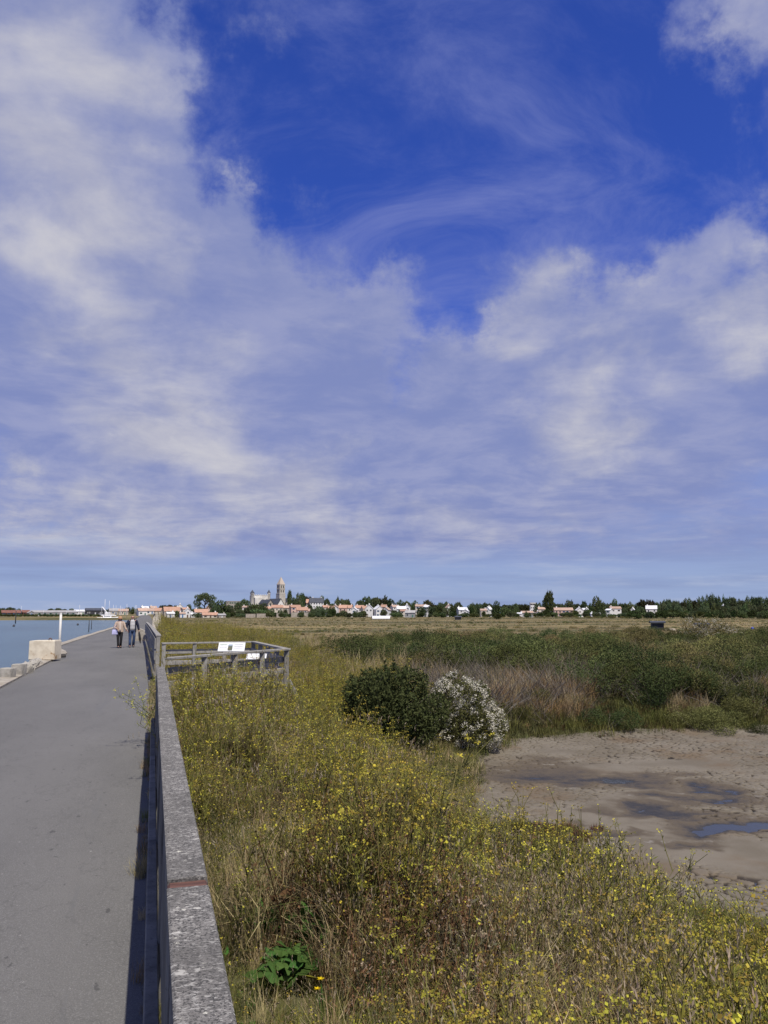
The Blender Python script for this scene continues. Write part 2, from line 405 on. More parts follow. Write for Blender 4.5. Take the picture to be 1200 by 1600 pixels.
def asphalt_mat():
    m, nt, p, out = newmat('asphalt')
    c = mixn(nt, rampn(nt, noisen(nt, .5, 6, .6, stretch=(1, .35, 1)), .3, .7), (.155, .150, .140), (.118, .115, .108))
    c = mixn(nt, rampn(nt, noisen(nt, 120, 3, .75), .52, .66), c, (.225, .22, .21))
    c = mixn(nt, rampn(nt, noisen(nt, 160, 2, .7), .56, .74), c, (.075, .075, .077))
    c = mixn(nt, rampn(nt, noisen(nt, 11, 4, .6, stretch=(1, .5, 1)), .66, .70), c, (.085, .083, .08))
    cr = noisen(nt, 1.3, 8, .62, stretch=(1, .5, 1)); ab = nnode(nt, 'ShaderNodeMath', operation='SUBTRACT'); nt.links.new(cr, ab.inputs[0]); ab.inputs[1].default_value = .5
    ab2 = nnode(nt, 'ShaderNodeMath', operation='ABSOLUTE'); nt.links.new(ab.outputs[0], ab2.inputs[0])
    ck = nnode(nt, 'ShaderNodeMapRange'); nt.links.new(ab2.outputs[0], ck.inputs[0]); ck.inputs[1].default_value = .002; ck.inputs[2].default_value = .0055; ck.inputs[3].default_value = .30; ck.inputs[4].default_value = 0
    c = mixn(nt, ck.outputs[0], c, (.07, .068, .066))
    c = mixn(nt, rampn(nt, noisen(nt, 28, 4, .6, stretch=(1, .5, 1)), .70, .73), c, (.26, .25, .235))
    # patch lines and worn joint
    c = mixn(nt, rampn(nt, noisen(nt, .8, 5, .7, stretch=(3, .12, 1)), .58, .7), c, (.135, .134, .13))
    nt.links.new(c, p.inputs['Base Color']); p.inputs['Roughness'].default_value = .9; p.inputs['Specular IOR Level'].default_value = .2
    bumpn(nt, p, noisen(nt, 170, 3, .7), .55, .006); return m
ys = [float(v) for v in axis([(-30, 36, 3), (36, 52, .6), (52, 100, 6), (100, 480, 20)])]
strip('road', ys, lambda y: interp(RE, y), lambda y: interp(RR, y), lambda y: float(zroad(y)), asphalt_mat())
conc = surf('pale_concrete', (.40, .36, .29), (.27, .235, .18), 2.5, .9, .4, 30, spots=[((.16, .14, .11), 5, .6, .75)])
def kerbz(y): return float(zroad(y)) + .05
kw = lambda y: .42 + .22 * math.exp(-((y - 38) / 4.0) ** 2) + .07 * math.sin(y * .9)
# kerb: individual cast lengths
mb = MB()
kys = [float(v) for v in axis([(-12, 36, 2.4), (36, 50, 1.2), (50, 130, 5)])]
kerb = MB()
root_kerb = None
kobjs = []
for a, b in zip(kys[:-1], kys[1:]):
    m_ = MB(); g = .012
    la, lb = interp(RE, a + g), interp(RE, b - g)
    top = [(la - kw(a), a + g, kerbz(a) + .03), (la - .004, a + g, kerbz(a)), (lb - .004, b - g, kerbz(b)), (lb - kw(b), b - g, kerbz(b) + .03)]
    top = [(x, y, z + rnd.uniform(-.008, .008)) for x, y, z in top]
    bot = [(x, y, z - .3) for x, y, z in top]
    m_.face(top); m_.face(bot[::-1])
    for i in range(4): m_.face([top[i], bot[i], bot[(i + 1) % 4], top[(i + 1) % 4]])
    kobjs.append(m_)
kr = MB()
kr.face([(interp(RE, kys[0]) - .3, kys[0] - .2, -.02), (interp(RE, kys[0]) - .02, kys[0] - .2, -.02), (interp(RE, kys[0]) - .02, kys[0] - .02, -.02), (interp(RE, kys[0]) - .3, kys[0] - .02, -.02)])
kerb_o = tag(kr.build('kerb', conc), kind='structure')
for m_ in kobjs: m_.build('kerb_stone', conc, kerb_o)
# sea wall: sloping revetment between the kerb and the water
rev = surf('rough_revetment', (.33, .30, .25), (.17, .155, .13), 1.2, .95, .9, 6, dist=.12)
mb = MB(); yy = [float(v) for v in axis([(-30, 60, 1.2), (60, 480, 12)])]
def revp(y, t):
    x0 = interp(RE, y) - kw(y) + .03; z0 = kerbz(y) - .02
    j = .10 * math.sin(y * 3.1 + t * 7) + .08 * math.sin(y * 7.7 + t * 17)
    return (x0 - .7 * min(t, .25) * 4 * .6 - max(0, t - .25) * 4.2 + j * (t > .1), y, z0 - .12 * (t > .05) - max(0, t - .2) * 4.0 + j * .8 * (t > .1))
for a, b in zip(yy[:-1], yy[1:]):
    for i in range(10): mb.face([revp(a, (i + 1) / 10), revp(a, i / 10), revp(b, i / 10), revp(b, (i + 1) / 10)])
tag(mb.build('sea_wall', rev), kind='structure')

# mud flat with real cracks and wet hollows
def build_mud():
    xs = np.arange(3.8, 22, .026); ysm = np.arange(3.6, 28, .034)
    c = 0.235
    seeds = {}
    jr = np.random.default_rng(3).random((128, 128, 2))
    wet_spots = [(onz(x, y, MUDZ), rx, ry, a) for x, y, rx, ry, a in [
        (1130, 1283, 1.7, .8, 1.0), (1215, 1285, 2.0, .7, 1.0), (930, 1216, 2.6, .8, .72), (830, 1205, 1.6, 1.3, .58), (1095, 1238, .9, .8, .70), (1000, 1262, 1.4, .55, .68),
        (945, 1385, .5, .5, 1.0), (905, 1290, .6, .3, .6), (1010, 1305, 1.0, .3, .5), (1040, 1260, 1.3, .5, .6), (770, 1195, .9, .7, .45)]]
    def wet(X, Y):
        w = np.zeros(X.shape)
        wx = X + 3.0 * (fbm(X * .9, Y * .9, 5) - .5); wy = Y + 3.0 * (fbm(X * .9 + 40, Y * .9 + 11, 5) - .5)
        for p, rx, ry, a in wet_spots:
            dx, dy = wx - p.x, wy - p.y
            u = dx * RT.x + dy * RT.y; v = dx * FW.x + dy * FW.y
            w = np.maximum(w, a * np.exp(-((u / rx) ** 2 + (v / ry) ** 2)))
        u_ = X * RT.x + Y * RT.y; v_ = X * FW.x + Y * FW.y
        return w + .5 * (fbm(u_ * 1.1, v_ * 2.6, 5) - .5) * (w > .02) + .12 * (fbm(X * 4, Y * 4, 4) - .5)
    def cracks(X, Y):
        x = (X + .42 * (fbm(X * 2.4, Y * 2.4, 4) - .5)) / c; y = (Y + .42 * (fbm(X * 2.4 + 9, Y * 2.4, 4) - .5)) / c
        xi = np.floor(x).astype(int); yi = np.floor(y).astype(int)
        f1 = np.full(X.shape, 9.); f2 = np.full(X.shape, 9.)
        for dx in (-1, 0, 1):
            for dy in (-1, 0, 1):
                j = jr[(xi + dx) & 127, (yi + dy) & 127]
                dd = np.hypot(xi + dx + j[..., 0] - x, yi + dy + j[..., 1] - y)
                f2 = np.minimum(f2, np.maximum(f1, dd)); f1 = np.minimum(f1, dd)
        return f2 - f1
    store = {}
    def zf(X, Y):
        w = wet(X, Y); e = cracks(X, Y)
        amt = sstep(.33, .47, fbm(X * .35 + 3, Y * .35 + 8, 3) + .10 * (X - 8) / 6) * (1 - sstep(.25, .5, w))
        wid = .05 + .16 * fbm(X * .9, Y * .9, 2)
        ck = amt * (1 - sstep(.25, 1.0, e / wid)); store['ck'] = ck
        z = MUDZ - .06 * ck 
        z = z - .045 * sstep(.25, .85, w) + .05 * (fbm(X * .5, Y * .5, 3) - .5) * .5 + .006 * (fbm(X * 6, Y * 6, 3) - .5)
        pd = pond_dist(X, Y); z = z + .10 * sstep(-.6, .5, pd) - .0
        z = np.where(pd > 1.0, z - .6, z)
        store['w'] = w; return z
    me, X, Y, Z = grid_mesh('mud_flat', xs, ysm, zf)
    # keep only faces near the pond
    pd = pond_dist(X, Y)
    at_ = me.attributes.new('wet', 'FLOAT', 'POINT'); at_.data.foreach_set('value', store['w'].reshape(-1).astype(np.float32))
    at_ = me.attributes.new('ck', 'FLOAT', 'POINT'); at_.data.foreach_set('value', store['ck'].reshape(-1).astype(np.float32))
    bm = bmesh.new(); bm.from_mesh(me); bm.verts.ensure_lookup_table()
    dep = X * FW.x + Y * FW.y; lat = X * RT.x + Y * RT.y; flat = np.where(lat > dep * .56 + 1.5, 9, pd).reshape(-1)
    bmesh.ops.delete(bm, geom=[bm.verts[i] for i in np.nonzero(flat > 1.3)[0]], context='VERTS'); bm.to_mesh(me); bm.free()
    m, nt, p, out = newmat('mud')
    a = nnode(nt, 'ShaderNodeAttribute', attribute_name='wet'); w = a.outputs['Fac']
    col = mixn(nt, rampn(nt, noisen(nt, .8, 5), .35, .65), (.176, .152, .114), (.136, .115, .082))
    col = mixn(nt, rampn(nt, noisen(nt, .45, 4), .5, .68), col, (.135, .10, .062))
    salt = nnode(nt, 'ShaderNodeMath', operation='MULTIPLY'); nt.links.new(rampn(nt, w, .16, .26), salt.inputs[0]); nt.links.new(rampn(nt, noisen(nt, 1.6, 6, .7), .56, .66), salt.inputs[1])
    col = mixn(nt, salt.outputs[0], col, (.34, .32, .28))
    ww = nnode(nt, 'ShaderNodeMath', operation='ADD'); nt.links.new(w, ww.inputs[0])
    nz = nnode(nt, 'ShaderNodeMath', operation='MULTIPLY_ADD'); nt.links.new(noisen(nt, 7, 6, .75), nz.inputs[0]); nz.inputs[1].default_value = .5; nz.inputs[2].default_value = -.25; nt.links.new(nz.outputs[0], ww.inputs[1])
    col = mixn(nt, rampn(nt, w, .06, .42), col, (.095, .075, .05))
    col = mixn(nt, rampn(nt, ww.outputs[0], .42, .75), col, (.035, .033, .028))
    ka = nnode(nt, 'ShaderNodeAttribute', attribute_name='ck'); col = mixn(nt, rampn(nt, ka.outputs['Fac'], .08, .5), col, (.04, .031, .022))
    nt.links.new(col, p.inputs['Base Color'])
    mr = nnode(nt, 'ShaderNodeMapRange'); nt.links.new(ww.outputs[0], mr.inputs[0]); mr.inputs[1].default_value = .3; mr.inputs[2].default_value = .65; mr.inputs[3].default_value = .92; mr.inputs[4].default_value = .5
    nt.links.new(mr.outputs[0], p.inputs['Roughness']); p.inputs['Specular IOR Level'].default_value = .3
    bumpn(nt, p, noisen(nt, 26, 5, .7), .5, .02)
    me.materials.clear(); me.materials.append(m)
    tag(link('mud_flat', me), kind='structure')
    mb = MB(); pp = [onz(x, y, MUDZ - .034) for x, y in [(760, 1180), (1500, 1170), (1500, 1420), (860, 1420)]]
    mb.face([(v.x, v.y, MUDZ - .041) for v in pp][::-1])
    tag(mb.build('puddle_water', water_mat('puddle', (.02, .024, .03), .05, 14, .04)), kind='structure')
build_mud()

# ------------------------------------------------------------------ railing along the road
def lichen_wood():
    m, nt, p, out = newmat('lichen_wood')
    c = mixn(nt, rampn(nt, noisen(nt, 22, 6, .7, stretch=(1.6, .5, 1)), .35, .65), (.26, .245, .22), (.15, .142, .13))
    c = mixn(nt, rampn(nt, noisen(nt, 130, 4, .7), .50, .56), c, (.065, .063, .06))
    c = mixn(nt, rampn(nt, noisen(nt, 90, 4, .75, stretch=(.6, 1.1, 1)), .56, .60), c, (.40, .385, .345))
    c = mixn(nt, rampn(nt, noisen(nt, 30, 5, .7, stretch=(.55, 1.2, 1)), .62, .635), c, (.52, .50, .44))
    c = mixn(nt, rampn(nt, noisen(nt, 11, 6, .72, stretch=(.8, 1.1, 1)), .645, .655), c, (.60, .58, .48))
    c = mixn(nt, rampn(nt, noisen(nt, 4, 5, .65, stretch=(1, .8, 1)), .38, .62), c, mixn(nt, .5, c, (.10, .095, .085)))
    nt.links.new(c, p.inputs['Base Color']); p.inputs['Roughness'].default_value = .95; p.inputs['Specular IOR Level'].default_value = .1
    bumpn(nt, p, noisen(nt, 110, 5, .75, stretch=(1, .5, 1)), .8, .006); return m
LICH = lichen_wood()
def grey_wood(name, a, b):
    m, nt, p, out = newmat(name)
    c = mixn(nt, rampn(nt, noisen(nt, 6, 6, .7, stretch=(1, 1, .5)), .3, .7), a, b)
    c = mixn(nt, rampn(nt, noisen(nt, 40, 5, .75), .55, .72), c, tuple(v * .4 for v in b))
    oi = nnode(nt, 'ShaderNodeObjectInfo'); hs = nnode(nt, 'ShaderNodeHueSaturation'); nt.links.new(c, hs.inputs['Color'])
    mr = nnode(nt, 'ShaderNodeMapRange'); nt.links.new(oi.outputs['Random'], mr.inputs[0]); mr.inputs[3].default_value = .8; mr.inputs[4].default_value = 1.15; nt.links.new(mr.outputs[0], hs.inputs['Value'])
    nt.links.new(hs.outputs[0], p.inputs['Base Color']); p.inputs['Roughness'].default_value = .9; p.inputs['Specular IOR Level'].default_value = .15
    bumpn(nt, p, noisen(nt, 30, 5, .75, stretch=(1, 1, .3)), .5, .005); return m
GREYW = grey_wood('weathered_grey_timber', (.33, .315, .28), (.20, .19, .17))
DARKW = grey_wood('dark_grey_timber', (.22, .21, .185), (.12, .115, .10))  # darker tones of the grey timber, for railing posts, planks and low beams
REDW = surf('bare_red_wood', (.155, .075, .055), (.09, .045, .035), 25, .8, .3, 90, stretch=(.4, 2, 1))
XL, XR, ZR = .043, .163, 1.05
fence = empty('wooden_railing', (0.1, 0, 0), 0, 'lichen-spotted grey timber railing with flat top board and a bare red joint', 'railing')
def bev_beam(name, a, b, w, h, mat, parent, off=(0, 0, 0), bev=.006, jit=.002):
    m_ = MB(); m_.beam(Vector(a) - Vector(off), Vector(b) - Vector(off), w, h, bev=bev, jit=jit); return m_.build(name, mat, parent)
cuts = [-1.4, 2.555, 2.63, 5.6, 8.7, 12.7]
for a, b in zip(cuts[:-1], cuts[1:]):
    if b - a < .2:
        bev_beam('splice_board', (.128, a - .12, ZR - .031), (.128, b + .12, ZR - .031), .116, .03, REDW, fence, (.1, 0, 0))
        continue
    bev_beam('top_board', (.128 + rnd.uniform(-.002, .002), a + .003, ZR - .024), (.128 + rnd.uniform(-.002, .002), b - .003, ZR - .024), .12, .045, LICH, fence, (.1, 0, 0), .005)
for y in [-1.2, .55, 2.59, 4.2, 5.95, 7.7, 9.4, 11.1, 12.6]:
    bev_beam('post', (.128, y, -.5), (.128, y, ZR - .05), .112, .10, DARKW, fence, (.1, 0, 0), .008)
for a, b in ((-1.4, 2.59), (2.59, 5.95), (5.95, 9.4), (9.4, 12.68)):
    for z0, h in ((.87, .20), (.64, .22), (.41, .20)):
        bev_beam('plank', (.098, a + .06, z0), (.098, b - .06, z0), .03, h, DARKW, fence, (.1, 0, 0), .003)
    bev_beam('kerb_beam', (.046, a + .004, .13), (.046, b - .004, .13), .058, .34, DARKW, fence, (.1, 0, 0), .006)
f2 = empty('wooden_railing', (.15, 23, 0), 0, 'grey timber railing running along the road beyond the viewing platform', 'railing')
P2 = [(.15, 23), (.07, 28), (-.05, 36), (-.22, 46), (-.42, 56)]
ft = 1.24
for (xa, ya), (xb, yb) in zip(P2[:-1], P2[1:]):
    o_ = (.15, 23, 0)
    bev_beam('top_board', (xa, ya, ft), (xb, yb - .01, ft), .14, .05, GREYW, f2, o_)
    for z0, h in ((1.02, .30), (.70, .26), (.36, .18)):
        bev_beam('plank', (xa - .075, ya, z0), (xb - .075, yb - .02, z0), .04, h, GREYW if z0 > .5 else DARKW, f2, o_)
    n = max(2, int((yb - ya) / 1.7))
    for i in range(n):
        t = i / n; x, y = xa + (xb - xa) * t, ya + (yb - ya) * t
        bev_beam('post', (x, y + .06, -.4), (x, y + .06, ft - .027), .10, .10, GREYW, f2, o_)

# viewing platform beside the road
A, B, C, D_ = Vector((.32, 15.3, 0)), Vector((2.95, 18.4, 0)), Vector((2.78, 23.3, 0)), Vector((.30, 22.9, 0))
plat = empty('viewing_platform', (1.6, 20, 0), 0, 'grey timber viewing platform with slatted railing standing in the yellow weeds', 'platform')
po = (1.6, 20, 0)
def side(p, q, np_, rails=((.80, .13), (.55, .13), (.30, .13), (.06, .13)), top=True, out=None):
    d = (q - p).normalized(); nrm = Vector((d.y, -d.x, 0)) * (out or 1)
    if top: bev_beam('top_board', p + Vector((0, 0, 1.03)) - d * .06, q + Vector((0, 0, 1.03)) + d * .06, .15, .045, GREYW, plat, po)
    for z0, h in rails: bev_beam('rail', p + nrm * .068 + Vector((0, 0, z0)), q + nrm * .068 + Vector((0, 0, z0)), .032, h, GREYW, plat, po)
    for i in range(np_ + 1):
        w = p.lerp(q, i / np_)
        if i in (0,) : continue
        bev_beam('post', (w.x, w.y, gz(w.x, w.y) - .3), (w.x, w.y, 1.005), .105, .105, GREYW, plat, po)
side(A, B, 4, out=-1)
side(B, C, 4, out=-1)
side(C, D_, 3, rails=((.80, .12), (.5, .12)))
# deck planks
n = 26
for i in range(n):
    t0, t1 = (i + .04) / n, (i + .96) / n
    p0, p1 = A.lerp(D_, t0), A.lerp(D_, t1); q0, q1 = B.lerp(C, t0), B.lerp(C, t1)
    m_ = MB(); top = [p0, q0, q1, p1]; o3 = Vector(po)
    T = [v - o3 + Vector((0, 0, .0)) for v in top]; Bq = [v + Vector((0, 0, -.04)) for v in T]
    m_.face(T); m_.face(Bq[::-1])
    for k in range(4): m_.face([T[k], Bq[k], Bq[(k + 1) % 4], T[(k + 1) % 4]])
    m_.build('deck_plank', GREYW, plat)
# raking braces at the outer corner
for p, q in ((B + Vector((.05, 0, .35)), B + Vector((.75, -.25, -1.0))), (B.lerp(C, .5) + Vector((.05, 0, .35)), B.lerp(C, .5) + Vector((.8, 0, -1.1))), (C + Vector((.05, 0, .35)), C + Vector((.75, .2, -1.1)))):
    bev_beam('brace', p, q, .10, .08, GREYW, plat, po)

# information boards
WHITE = plain('white_print', (.78, .78, .76), .35)
def info_board(c, w, h, rz, tilt, label, pic):
    e = empty('information_board', c, rz, label, 'sign', 'information boards on the viewing platform')
    rm = Euler((tilt, 0, 0)).to_matrix()
    m_ = MB(); m_.box((0, 0, 0), (w, .025, h), rm, bev=.004); pnl = m_.build('panel', WHITE, e)
    def dec(name, x, z, ww, hh, mat):
        m_ = MB(); m_.box(rm @ Vector((x, -.0155, z)), (ww, .004, hh), rm); m_.build(name, mat, pnl)
    if pic:
        dec('picture', -.03, -.03, .11, h * .62, plain('print_olive', (.10, .11, .08)))
        dec('picture', -.03, h * .17, .10, h * .18, plain('print_sky', (.35, .42, .5)))
        for k in range(3): dec('text_block', .17, h * .25 - k * h * .2, .22, .012, plain('print_grey', (.45, .45, .45)))
        dec('text_block', -.2, h * .22, .18, .02, plain('print_green', (.3, .38, .28)))
        dec('text_block', -.2, -h * .05, .18, .012, plain('print_grey', (.45, .45, .45)))
    m_ = MB(); m_.beam((0, .05, -.35), (0, .05, -.02), .05, .05); m_.build('bracket', GREYW, e)
    return e
p = at(362, 1011, 20.2); info_board(p, .66, .27, -.28, R_(-38), 'slanted white information board with a dark picture, fixed above the platform rail', True)
p = at(401, 1026, 18.9); info_board(p, .46, .20, -.3, R_(-52), 'plain pale information panel tilted below the platform front rail', False)

# ------------------------------------------------------------------ things on the sea side
BLK = surf('stained_block', (.72, .64, .49), (.58, .50, .37), 3, .9, .3, 40, spots=[((.34, .20, .09), 2.4, .58, .66)])
p = onz(71, 1030, .07)
blk = empty('concrete_block', (p.x - .02, p.y, .06), R_(-14), 'big pale concrete block with brown rust streak at the water edge', 'block')
m_ = MB(); m_.box((0, 0, .37), (.98, .72, .74), bev=.03, jit=.012, taper=.985); m_.build('body', BLK, blk)
m_ = MB(); m_.tube([(.12, 0, .74), (.12, 0, .79), (.17, 0, .82), (.22, 0, .79), (.22, 0, .74)], .02, 6); m_.build('lifting_ring', plain('rust', (.12, .06, .035), .8), blk)
p = onz(91, 1027, .07)
pst = empty('marker_post', (p.x + .02, p.y, .06), 0, 'thin white painted post standing beside the big concrete block', 'post')
m_ = MB(); m_.tube([(0, 0, 0), (0, 0, 1.78)], .048, 10); m_.build('pole', plain('white_post_paint', (.66, .64, .58), .6), pst)
m_ = MB(); m_.lathe([(.0, 1.80), (.03, 1.795), (.056, 1.78), (.056, 1.76)], 10); m_.build('cap', plain('white_post_paint', (.66, .64, .58), .6), pst)
m_ = MB(); m_.box((.0, 0, .05), (.2, .2, .11), bev=.02); m_.build('base', plain('dark_base', (.06, .055, .05), .9), pst)
m_ = MB(); m_.lathe([(.0, .0), (.11, .0), (.12, .07), (.07, .15), (0, .16)], 8, (.16, -.05, 0)); tag(m_.build('mooring_ring_bolt', plain('dark_base', (.06, .055, .05)), None, (p.x + .02, p.y, .06)), 'small dark iron mooring bolt at the foot of the white post', 'bolt')
STN = surf('weathered_parapet', (.42, .39, .33), (.27, .25, .21), 5, .95, .7, 18, dist=.03)
for i, (x0, x1, y0, y1, lab) in enumerate([(-28, -8, 1050, 1072, 'parapet stone at the low end of the broken sea wall'), (2, 19, 1044, 1061, 'square pale parapet stone on the edge of the sea wall'), (20, 36, 1038, 1056, 'tall square parapet stone next to the broken rubble'), ]):
    pp = onz((x0 + x1) / 2, y1, .02); dd = (pp - CAM).dot(FW); w = (x1 - x0) * dd / F; h = (y1 - y0) * dd / F
    m_ = MB(); m_.box((0, 0, h / 2 - .05), (w, .34, h + .1), bev=.02, jit=.015)
    o = m_.build('parapet_stone', STN, None, (pp.x, pp.y + .1, .02)); o.rotation_euler.z = R_(-14); tag(o, lab, 'stone', 'stones of the sea wall parapet')
for i in range(7):
    x = 38 + i * 3.6; pp = onz(x, 1051 - i * 2.3, .02); s_ = .30 - .02 * i
    m_ = MB(); m_.box((0, 0, s_ * .3), (s_ * 1.2, s_, s_ * rnd.uniform(.7, 1.3)), Euler((rnd.uniform(-.4, .4), rnd.uniform(-.4, .4), rnd.uniform(0, 3))).to_matrix(), jit=.06, bev=.03)
    o = m_.build('rubble_stone', STN, None, (pp.x, pp.y, .02)); tag(o, 'jagged grey rubble stone heaped between parapet stones and concrete block', 'stone', 'rubble on the sea wall')
for (x, y0, y1, rr) in ((138.5, 969, 987, .05), (142.5, 969, 983, .04), (24, 955, 974, .06)):
    q = onz(x, y1, -2.75); dd = (q - CAM).dot(FW); hh = (y1 - y0) * dd / F
    m_ = MB(); m_.tube([(0, 0, -1.5), (.03, 0, hh * .5), (.02, 0, hh)], [rr * dd / 90, rr * .9 * dd / 90, rr * .7 * dd / 90], 6)
    o = m_.build('mooring_stake', plain('stake_dark', (.05, .05, .05), .9), None, q)
    tag(o, 'thin pale stake standing in the water by the far sheds' if x < 100 else ('taller dark stake of the pair standing in the channel' if x < 140 else 'shorter dark stake of the pair standing in the channel'), 'stake', 'stakes in the channel')
for (x, y) in ((21.5, 979), (121.5, 977)):
    q = onz(x, y, -2.75); m_ = MB(); m_.lathe([(0, -.2), (.3, -.1), (.42, .15), (.3, .5), (.12, .75), (0, .8)], 10)
    tag(m_.build('buoy', plain('buoy_dark', (.05, .045, .05), .5), None, q), 'small dark mooring buoy floating on the blue channel', 'buoy', 'buoys on the channel')
# rounded concrete end and low wall where the railing stops
m_ = MB(); prof = [(-.45, 0), (-.45, .45), (-.3, .72), (0, .84), (.3, .72), (.45, .45), (.45, 0)]
for yy_, s_ in ((-.22, -1), (.22, 1)): m_.face([(x, yy_, z) for x, z in (prof if s_ < 0 else prof[::-1])])
for (x0, z0), (x1, z1) in zip(prof[:-1], prof[1:]): m_.face([(x0, -.22, z0), (x0, .22, z0), (x1, .22, z1), (x1, -.22, z1)])
o = m_.build('concrete_end_stone', conc, None, (-.85, 56.8, -.02)); o.rotation_euler.z = R_(-12); tag(o, 'rounded pale concrete stone at the far end of the timber railing', 'stone')
low = empty('concrete_wall', (.6, 78, 0), 0, 'low pale concrete wall with sloping end beside the distant road', 'wall')
m_ = MB()
sec = [(78, .4), (84, 1.35), (150, 1.6), (230, 1.9)]
for (ya, ha), (yb, hb) in zip(sec[:-1], sec[1:]):
    xa, xb = interp(RR, ya) + .35, interp(RR, yb) + .35
    za, zb = float(zroad(ya)), float(zroad(yb))
    for (u0, u1) in ((0, .5),):
        Q = [(xa - .6, ya - 78, za - .3), (xa + .3 - .6 + u1, ya - 78, za - .3), (xa + .3 - .6 + u1, ya - 78, za + ha), (xa - .6, ya - 78, za + ha)]
        Q2 = [(xb - .6, yb - 78, zb - .3), (xb + .3 - .6 + u1, yb - 78, zb - .3), (xb + .3 - .6 + u1, yb - 78, zb + hb), (xb - .6, yb - 78, zb + hb)]
        m_.face(Q) if ya == 78 else None
        for k in range(4): m_.face([Q[k], Q2[k], Q2[(k + 1) % 4], Q[(k + 1) % 4]])
m_.build('wall_body', conc, low)

# ------------------------------------------------------------------ people
SKIN = plain('skin', (.50, .27, .19), .55)
def loft(m_, secs, a0=0., a1=2 * math.pi, n=14, mi=0, cap=True):
    b = len(m_.v); full = abs(a1 - a0 - 2 * math.pi) < 1e-6; k = n if full else n + 1
    for (cx, cy, z, rx, ry) in secs:
        for i in range(k):
            a = a0 + (a1 - a0) * i / n; m_.v.append((cx + rx * math.sin(a), cy - ry * math.cos(a), z))
    for s_ in range(len(secs) - 1):
        for i in range(n):
            j = (i + 1) % k if full else i + 1
            m_.f.append((b + s_ * k + i, b + s_ * k + j, b + (s_ + 1) * k + j, b + (s_ + 1) * k + i)); m_.m.append(mi); m_.sm.append(True)
    if cap and full:
        m_.f.append(tuple(b + i for i in range(k))[::-1]); m_.m.append(mi); m_.sm.append(False)
        q = b + (len(secs) - 1) * k; m_.f.append(tuple(q + i for i in range(k))); m_.m.append(mi); m_.sm.append(False)
def skin_body(J, E, height):
    me = bpy.data.meshes.new('body'); names = list(J); idx = {n: i for i, n in enumerate(names)}
    me.from_pydata([J[n][0] for n in names], [(idx[a], idx[b]) for a, b in E], [])
    o = bpy.data.objects.new('tmp', me); COL.objects.link(o)
    md = o.modifiers.new('s', 'SKIN'); md.use_smooth_shade = True
    for i, n in enumerate(names):
        sv = me.skin_vertices[0].data[i]; r = J[n][1]; sv.radius = r if hasattr(r, '__len__') else (r, r); sv.use_root = (n == 'pelvis')
    o.modifiers.new('u', 'SUBSURF').levels = 2
    dg = bpy.context.evaluated_depsgraph_get(); dg.update()
    m2 = bpy.data.meshes.new_from_object(o.evaluated_get(dg)); bpy.data.objects.remove(o)
    return m2
def person(loc, rz, sx, J, label):
    e = empty('person', loc, rz, label, 'person')
    E = [('pelvis', 'belly'), ('belly', 'chest'), ('chest', 'neck'), ('neck', 'head'), ('head', 'crown')]
    for s in 'lr': E += [('pelvis', s + 'hip'), (s + 'hip', s + 'knee'), (s + 'knee', s + 'ankle'), (s + 'ankle', s + 'toe'), ('chest', s + 'sho'), (s + 'sho', s + 'elb'), (s + 'elb', s + 'wri'), (s + 'wri', s + 'palm')]
    me = skin_body(J, E, 1.7)
    # fingers and face features join the same body mesh
    fm = MB()
    for s, sg in (('l', 1), ('r', -1)):
        w, pm = Vector(J[s + 'wri'][0]), Vector(J[s + 'palm'][0]); d = (pm - w).normalized(); lat = Vector((0, 1, 0)) if abs(d.y) < .8 else Vector((1, 0, 0))
        lat = (lat - d * lat.dot(d)).normalized(); cur = d.cross(lat) * -sg
        for k, (L, off) in enumerate(((.075, -.03), (.085, -.01), (.08, .01), (.062, .03))):
            r0 = pm + lat * off - d * .01
            fm.tube([r0, r0 + d * L * .5 + cur * .008, r0 + d * L * .85 + cur * .03, r0 + d * L * .9 + cur * .05], [.010, .009, .008, .006], 5)
        r0 = w.lerp(pm, .45) - lat * .03
        fm.tube([r0, r0 - lat * .03 + d * .03, r0 - lat * .03 + d * .062 + cur * .01], [.012, .010, .007], 5)
    hd = Vector(J['head'][0])
    fm.tube([hd + Vector((0, -.088, .045)), hd + Vector((0, -.118, -.004)), hd + Vector((0, -.098, -.015))], [.010, .018, .013], 6)
    for s in (-1, 1):
        fm.tube([hd + Vector((s * .078, .0, .045)), hd + Vector((s * .092, .012, .02)), hd + Vector((s * .080, .004, -.025))], [.010, .018, .010], 6)
    bm = bmesh.new(); bm.from_mesh(me); t = fm.mesh('t', SKIN); bm.from_mesh(t); bm.to_mesh(me); bm.free()
    me.materials.clear(); me.materials.append(SKIN); me.polygons.foreach_set('use_smooth', [True] * len(me.polygons))
    link('body', me, e)
    # eyes and mouth
    for s in (-1, 1):
        m_ = MB(); m_.lathe([(0, -.007), (.009, -.003), (.011, .003), (0, .008)], 8, (hd.x + s * .034, hd.y - .087, hd.z + .035)); m_.build('eye', plain('eye_dark', (.03, .025, .02), .3), e)
    m_ = MB(); m_.tube([hd + Vector((-.026, -.086, -.05)), hd + Vector((0, -.094, -.052)), hd + Vector((.026, -.086, -.05))], [.003, .006, .003], 5); m_.build('mouth', plain('lips', (.32, .13, .11), .5), e)
    return e
